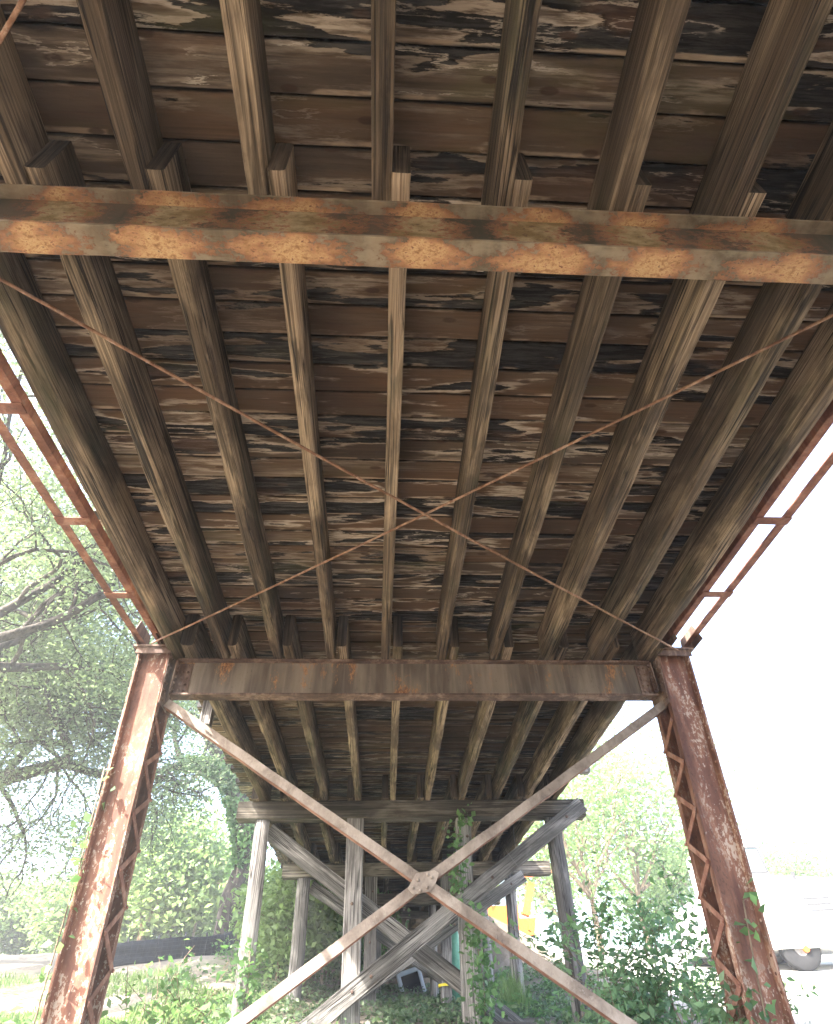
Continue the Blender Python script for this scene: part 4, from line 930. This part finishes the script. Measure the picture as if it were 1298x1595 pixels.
def truck():
    c = at(1252, 1523, 18.0); ox, oy = c.x, 18.0; oz = gz(ox, oy, False) - .0
    root = empty('utility_truck', (ox, oy, oz), "white truck with a louvred hood parked on the right bank, partly behind the right column", "truck")
    root.rotation_euler = (0, 0, R(-8))
    def part(m, name, mat, par=root):
        o = m.build(name, mat); o.parent = par; return o
    def prism(m, prof, y0, y1):
        n = len(prof); m.add([(x, y0, z) for x, z in prof] + [(x, y1, z) for x, z in prof], [tuple(range(n)), tuple(range(2*n-1, n-1, -1))] + [(i, n+i, n+(i+1) % n, (i+1) % n) for i in range(n)])
    # local x: forward (to the right), wheel centre of the front axle at x=0, z=.48
    m = MB(); prism(m, [(.075, .46), (2.4, .46), (2.45, 1.2), (2.4, 1.88), (.075, 2.03)], -.03, 2.0); part(m, 'hood', M['white'])
    m = MB(); m.tube([(.3, -.05, .44), (.3, .1, .44)], .07, 10); part(m, 'hub', M['orange'])
    m = MB(); prism(m, [(-1.4, .46), (.06, .46), (.06, 2.08), (-.02, 2.80), (-.12, 2.9), (-1.35, 2.9), (-1.4, 2.84)], -.02, 2.02); part(m, 'cab', M['white'])
    m = MB(); prism(m, [(-.95, 2.12), (.02, 2.12), (-.05, 2.72), (-.95, 2.72)], -.035, -.022); part(m, 'window', M['glass'])
    m = MB(); 
    for a, b_ in (((-.95, 2.12), (.02, 2.12)), ((.02, 2.12), (-.05, 2.72)), ((-.05, 2.72), (-.95, 2.72))): m.bar((a[0], -.032, a[1]), (b_[0], -.032, b_[1]), .04, .04, (0, 1, 0))
    part(m, 'window_trim', M['darksteel'])
    m = MB(); prism(m, [(-2.15, .46), (-1.45, .46), (-1.45, 1.5), (-1.47, 1.55), (-2.15, 1.55)], -.1, 2.1); part(m, 'flatbed', M['white'])
    for k in range(3): 
        m = MB(); m.box((.66 + k * .05, -.045, 1.47 - k * .13), (1.32, -.025, 1.52 - k * .13)); part(m, 'louvre', M['darksteel'])
    m = MB(); m.tube([(.6, -.02, 1.9), (.6, -.12, 1.92), (.6, -.14, 2.0)], .015, 6); m.box((.56, -.17, 1.9), (.64, -.12, 2.08)); part(m, 'mirror', M['darksteel'])
    m = MB(); m.box((2.46, -.05, .5), (2.6, 2.05, .8)); part(m, 'bumper', M['rim'])
    for x in (.2, -1.62):
        for y0 in (.02, 1.70):
            w_ = MB(); prof = [(.02, .17), (.0, .22), (.0, .42), (.03, .475), (.06, .48), (.22, .48), (.25, .475), (.28, .42), (.28, .22)]
            w_.lathe((x, y0, .48), prof, 28)
            wo = part(w_, 'wheel', M['tyre'])
            q = MB(); q.lathe((x, y0, .48), [(.021, .172), (.04, .15), (.03, .08), (.02, .02)], 20); o = q.build('rim', M['rim']); o.parent = wo
truck()
def excavator():
    c = at(830, 1440, 24.0); b = Vector((c.x, 24.0, gz(c.x, 24.0))); root = empty('excavator', b, "orange excavator on the far right bank, its arm seen between the bent posts", "excavator")
    m = MB(); m.bar(at(790, 1366, 24), at(856, 1354, 24.4), .22, .26, (0, 0, 1)); m.build('boom', M['orange'], root, b)
    m = MB(); m.bar(at(827, 1376, 24.1), at(819, 1426, 24), .24, .24, (1, 0, 0)); m.build('stick', M['orange'], root, b)
    m = MB(); p = b + Vector((-.9, .8, 0)); m.box((p.x - 1.1, p.y - .7, p.z + .75), (p.x + .5, p.y + .9, p.z + 1.5)); m.build('body', M['orange'], root, p)
    m = MB(); m.box((p.x - .3, p.y - .6, p.z + 1.503), (p.x + .5, p.y + .2, p.z + 2.4)); m.build('cab', M['glass'], root, p)
    for dy in (-.7, .5): m = MB(); m.tube([(p.x - 1.3, p.y + dy, p.z + .36), (p.x + .9, p.y + dy, p.z + .36)], .36, 14); m.build('track', M['tyre'], root, p)
    m = MB(); q = at(816, 1432, 24); m.add([q + Vector(v) for v in ((-.35, -.3, 0), (.35, -.3, 0), (.35, .3, 0), (-.35, .3, 0), (-.2, -.3, -.55), (.25, -.3, -.45), (.25, .3, -.45), (-.2, .3, -.55))], [(0,1,2,3),(7,6,5,4),(0,4,5,1),(1,5,6,2),(2,6,7,3),(3,7,4,0)]); m.build('bucket', M['orange'], root, q)
excavator()

# ------------------------------------------------------------------ added haze volume, a pale veil standing in for glare
def haze():
    m = bpy.data.materials.new("glare_haze"); m.use_nodes = True; t = m.node_tree; t.nodes.clear()
    out = t.nodes.new("ShaderNodeOutputMaterial"); v = t.nodes.new("ShaderNodeVolumePrincipled"); v.inputs['Color'].default_value = (.95, .98, 1, 1); v.inputs['Density'].default_value = HAZE; v.inputs['Anisotropy'].default_value = .2
    t.links.new(v.outputs[0], out.inputs['Volume'])
    b = MB(); b.box((-70, -45, -2.6), (75, 75, 19)); tag(b.build('haze', m), kind='stuff')
HAZE = .003
haze()
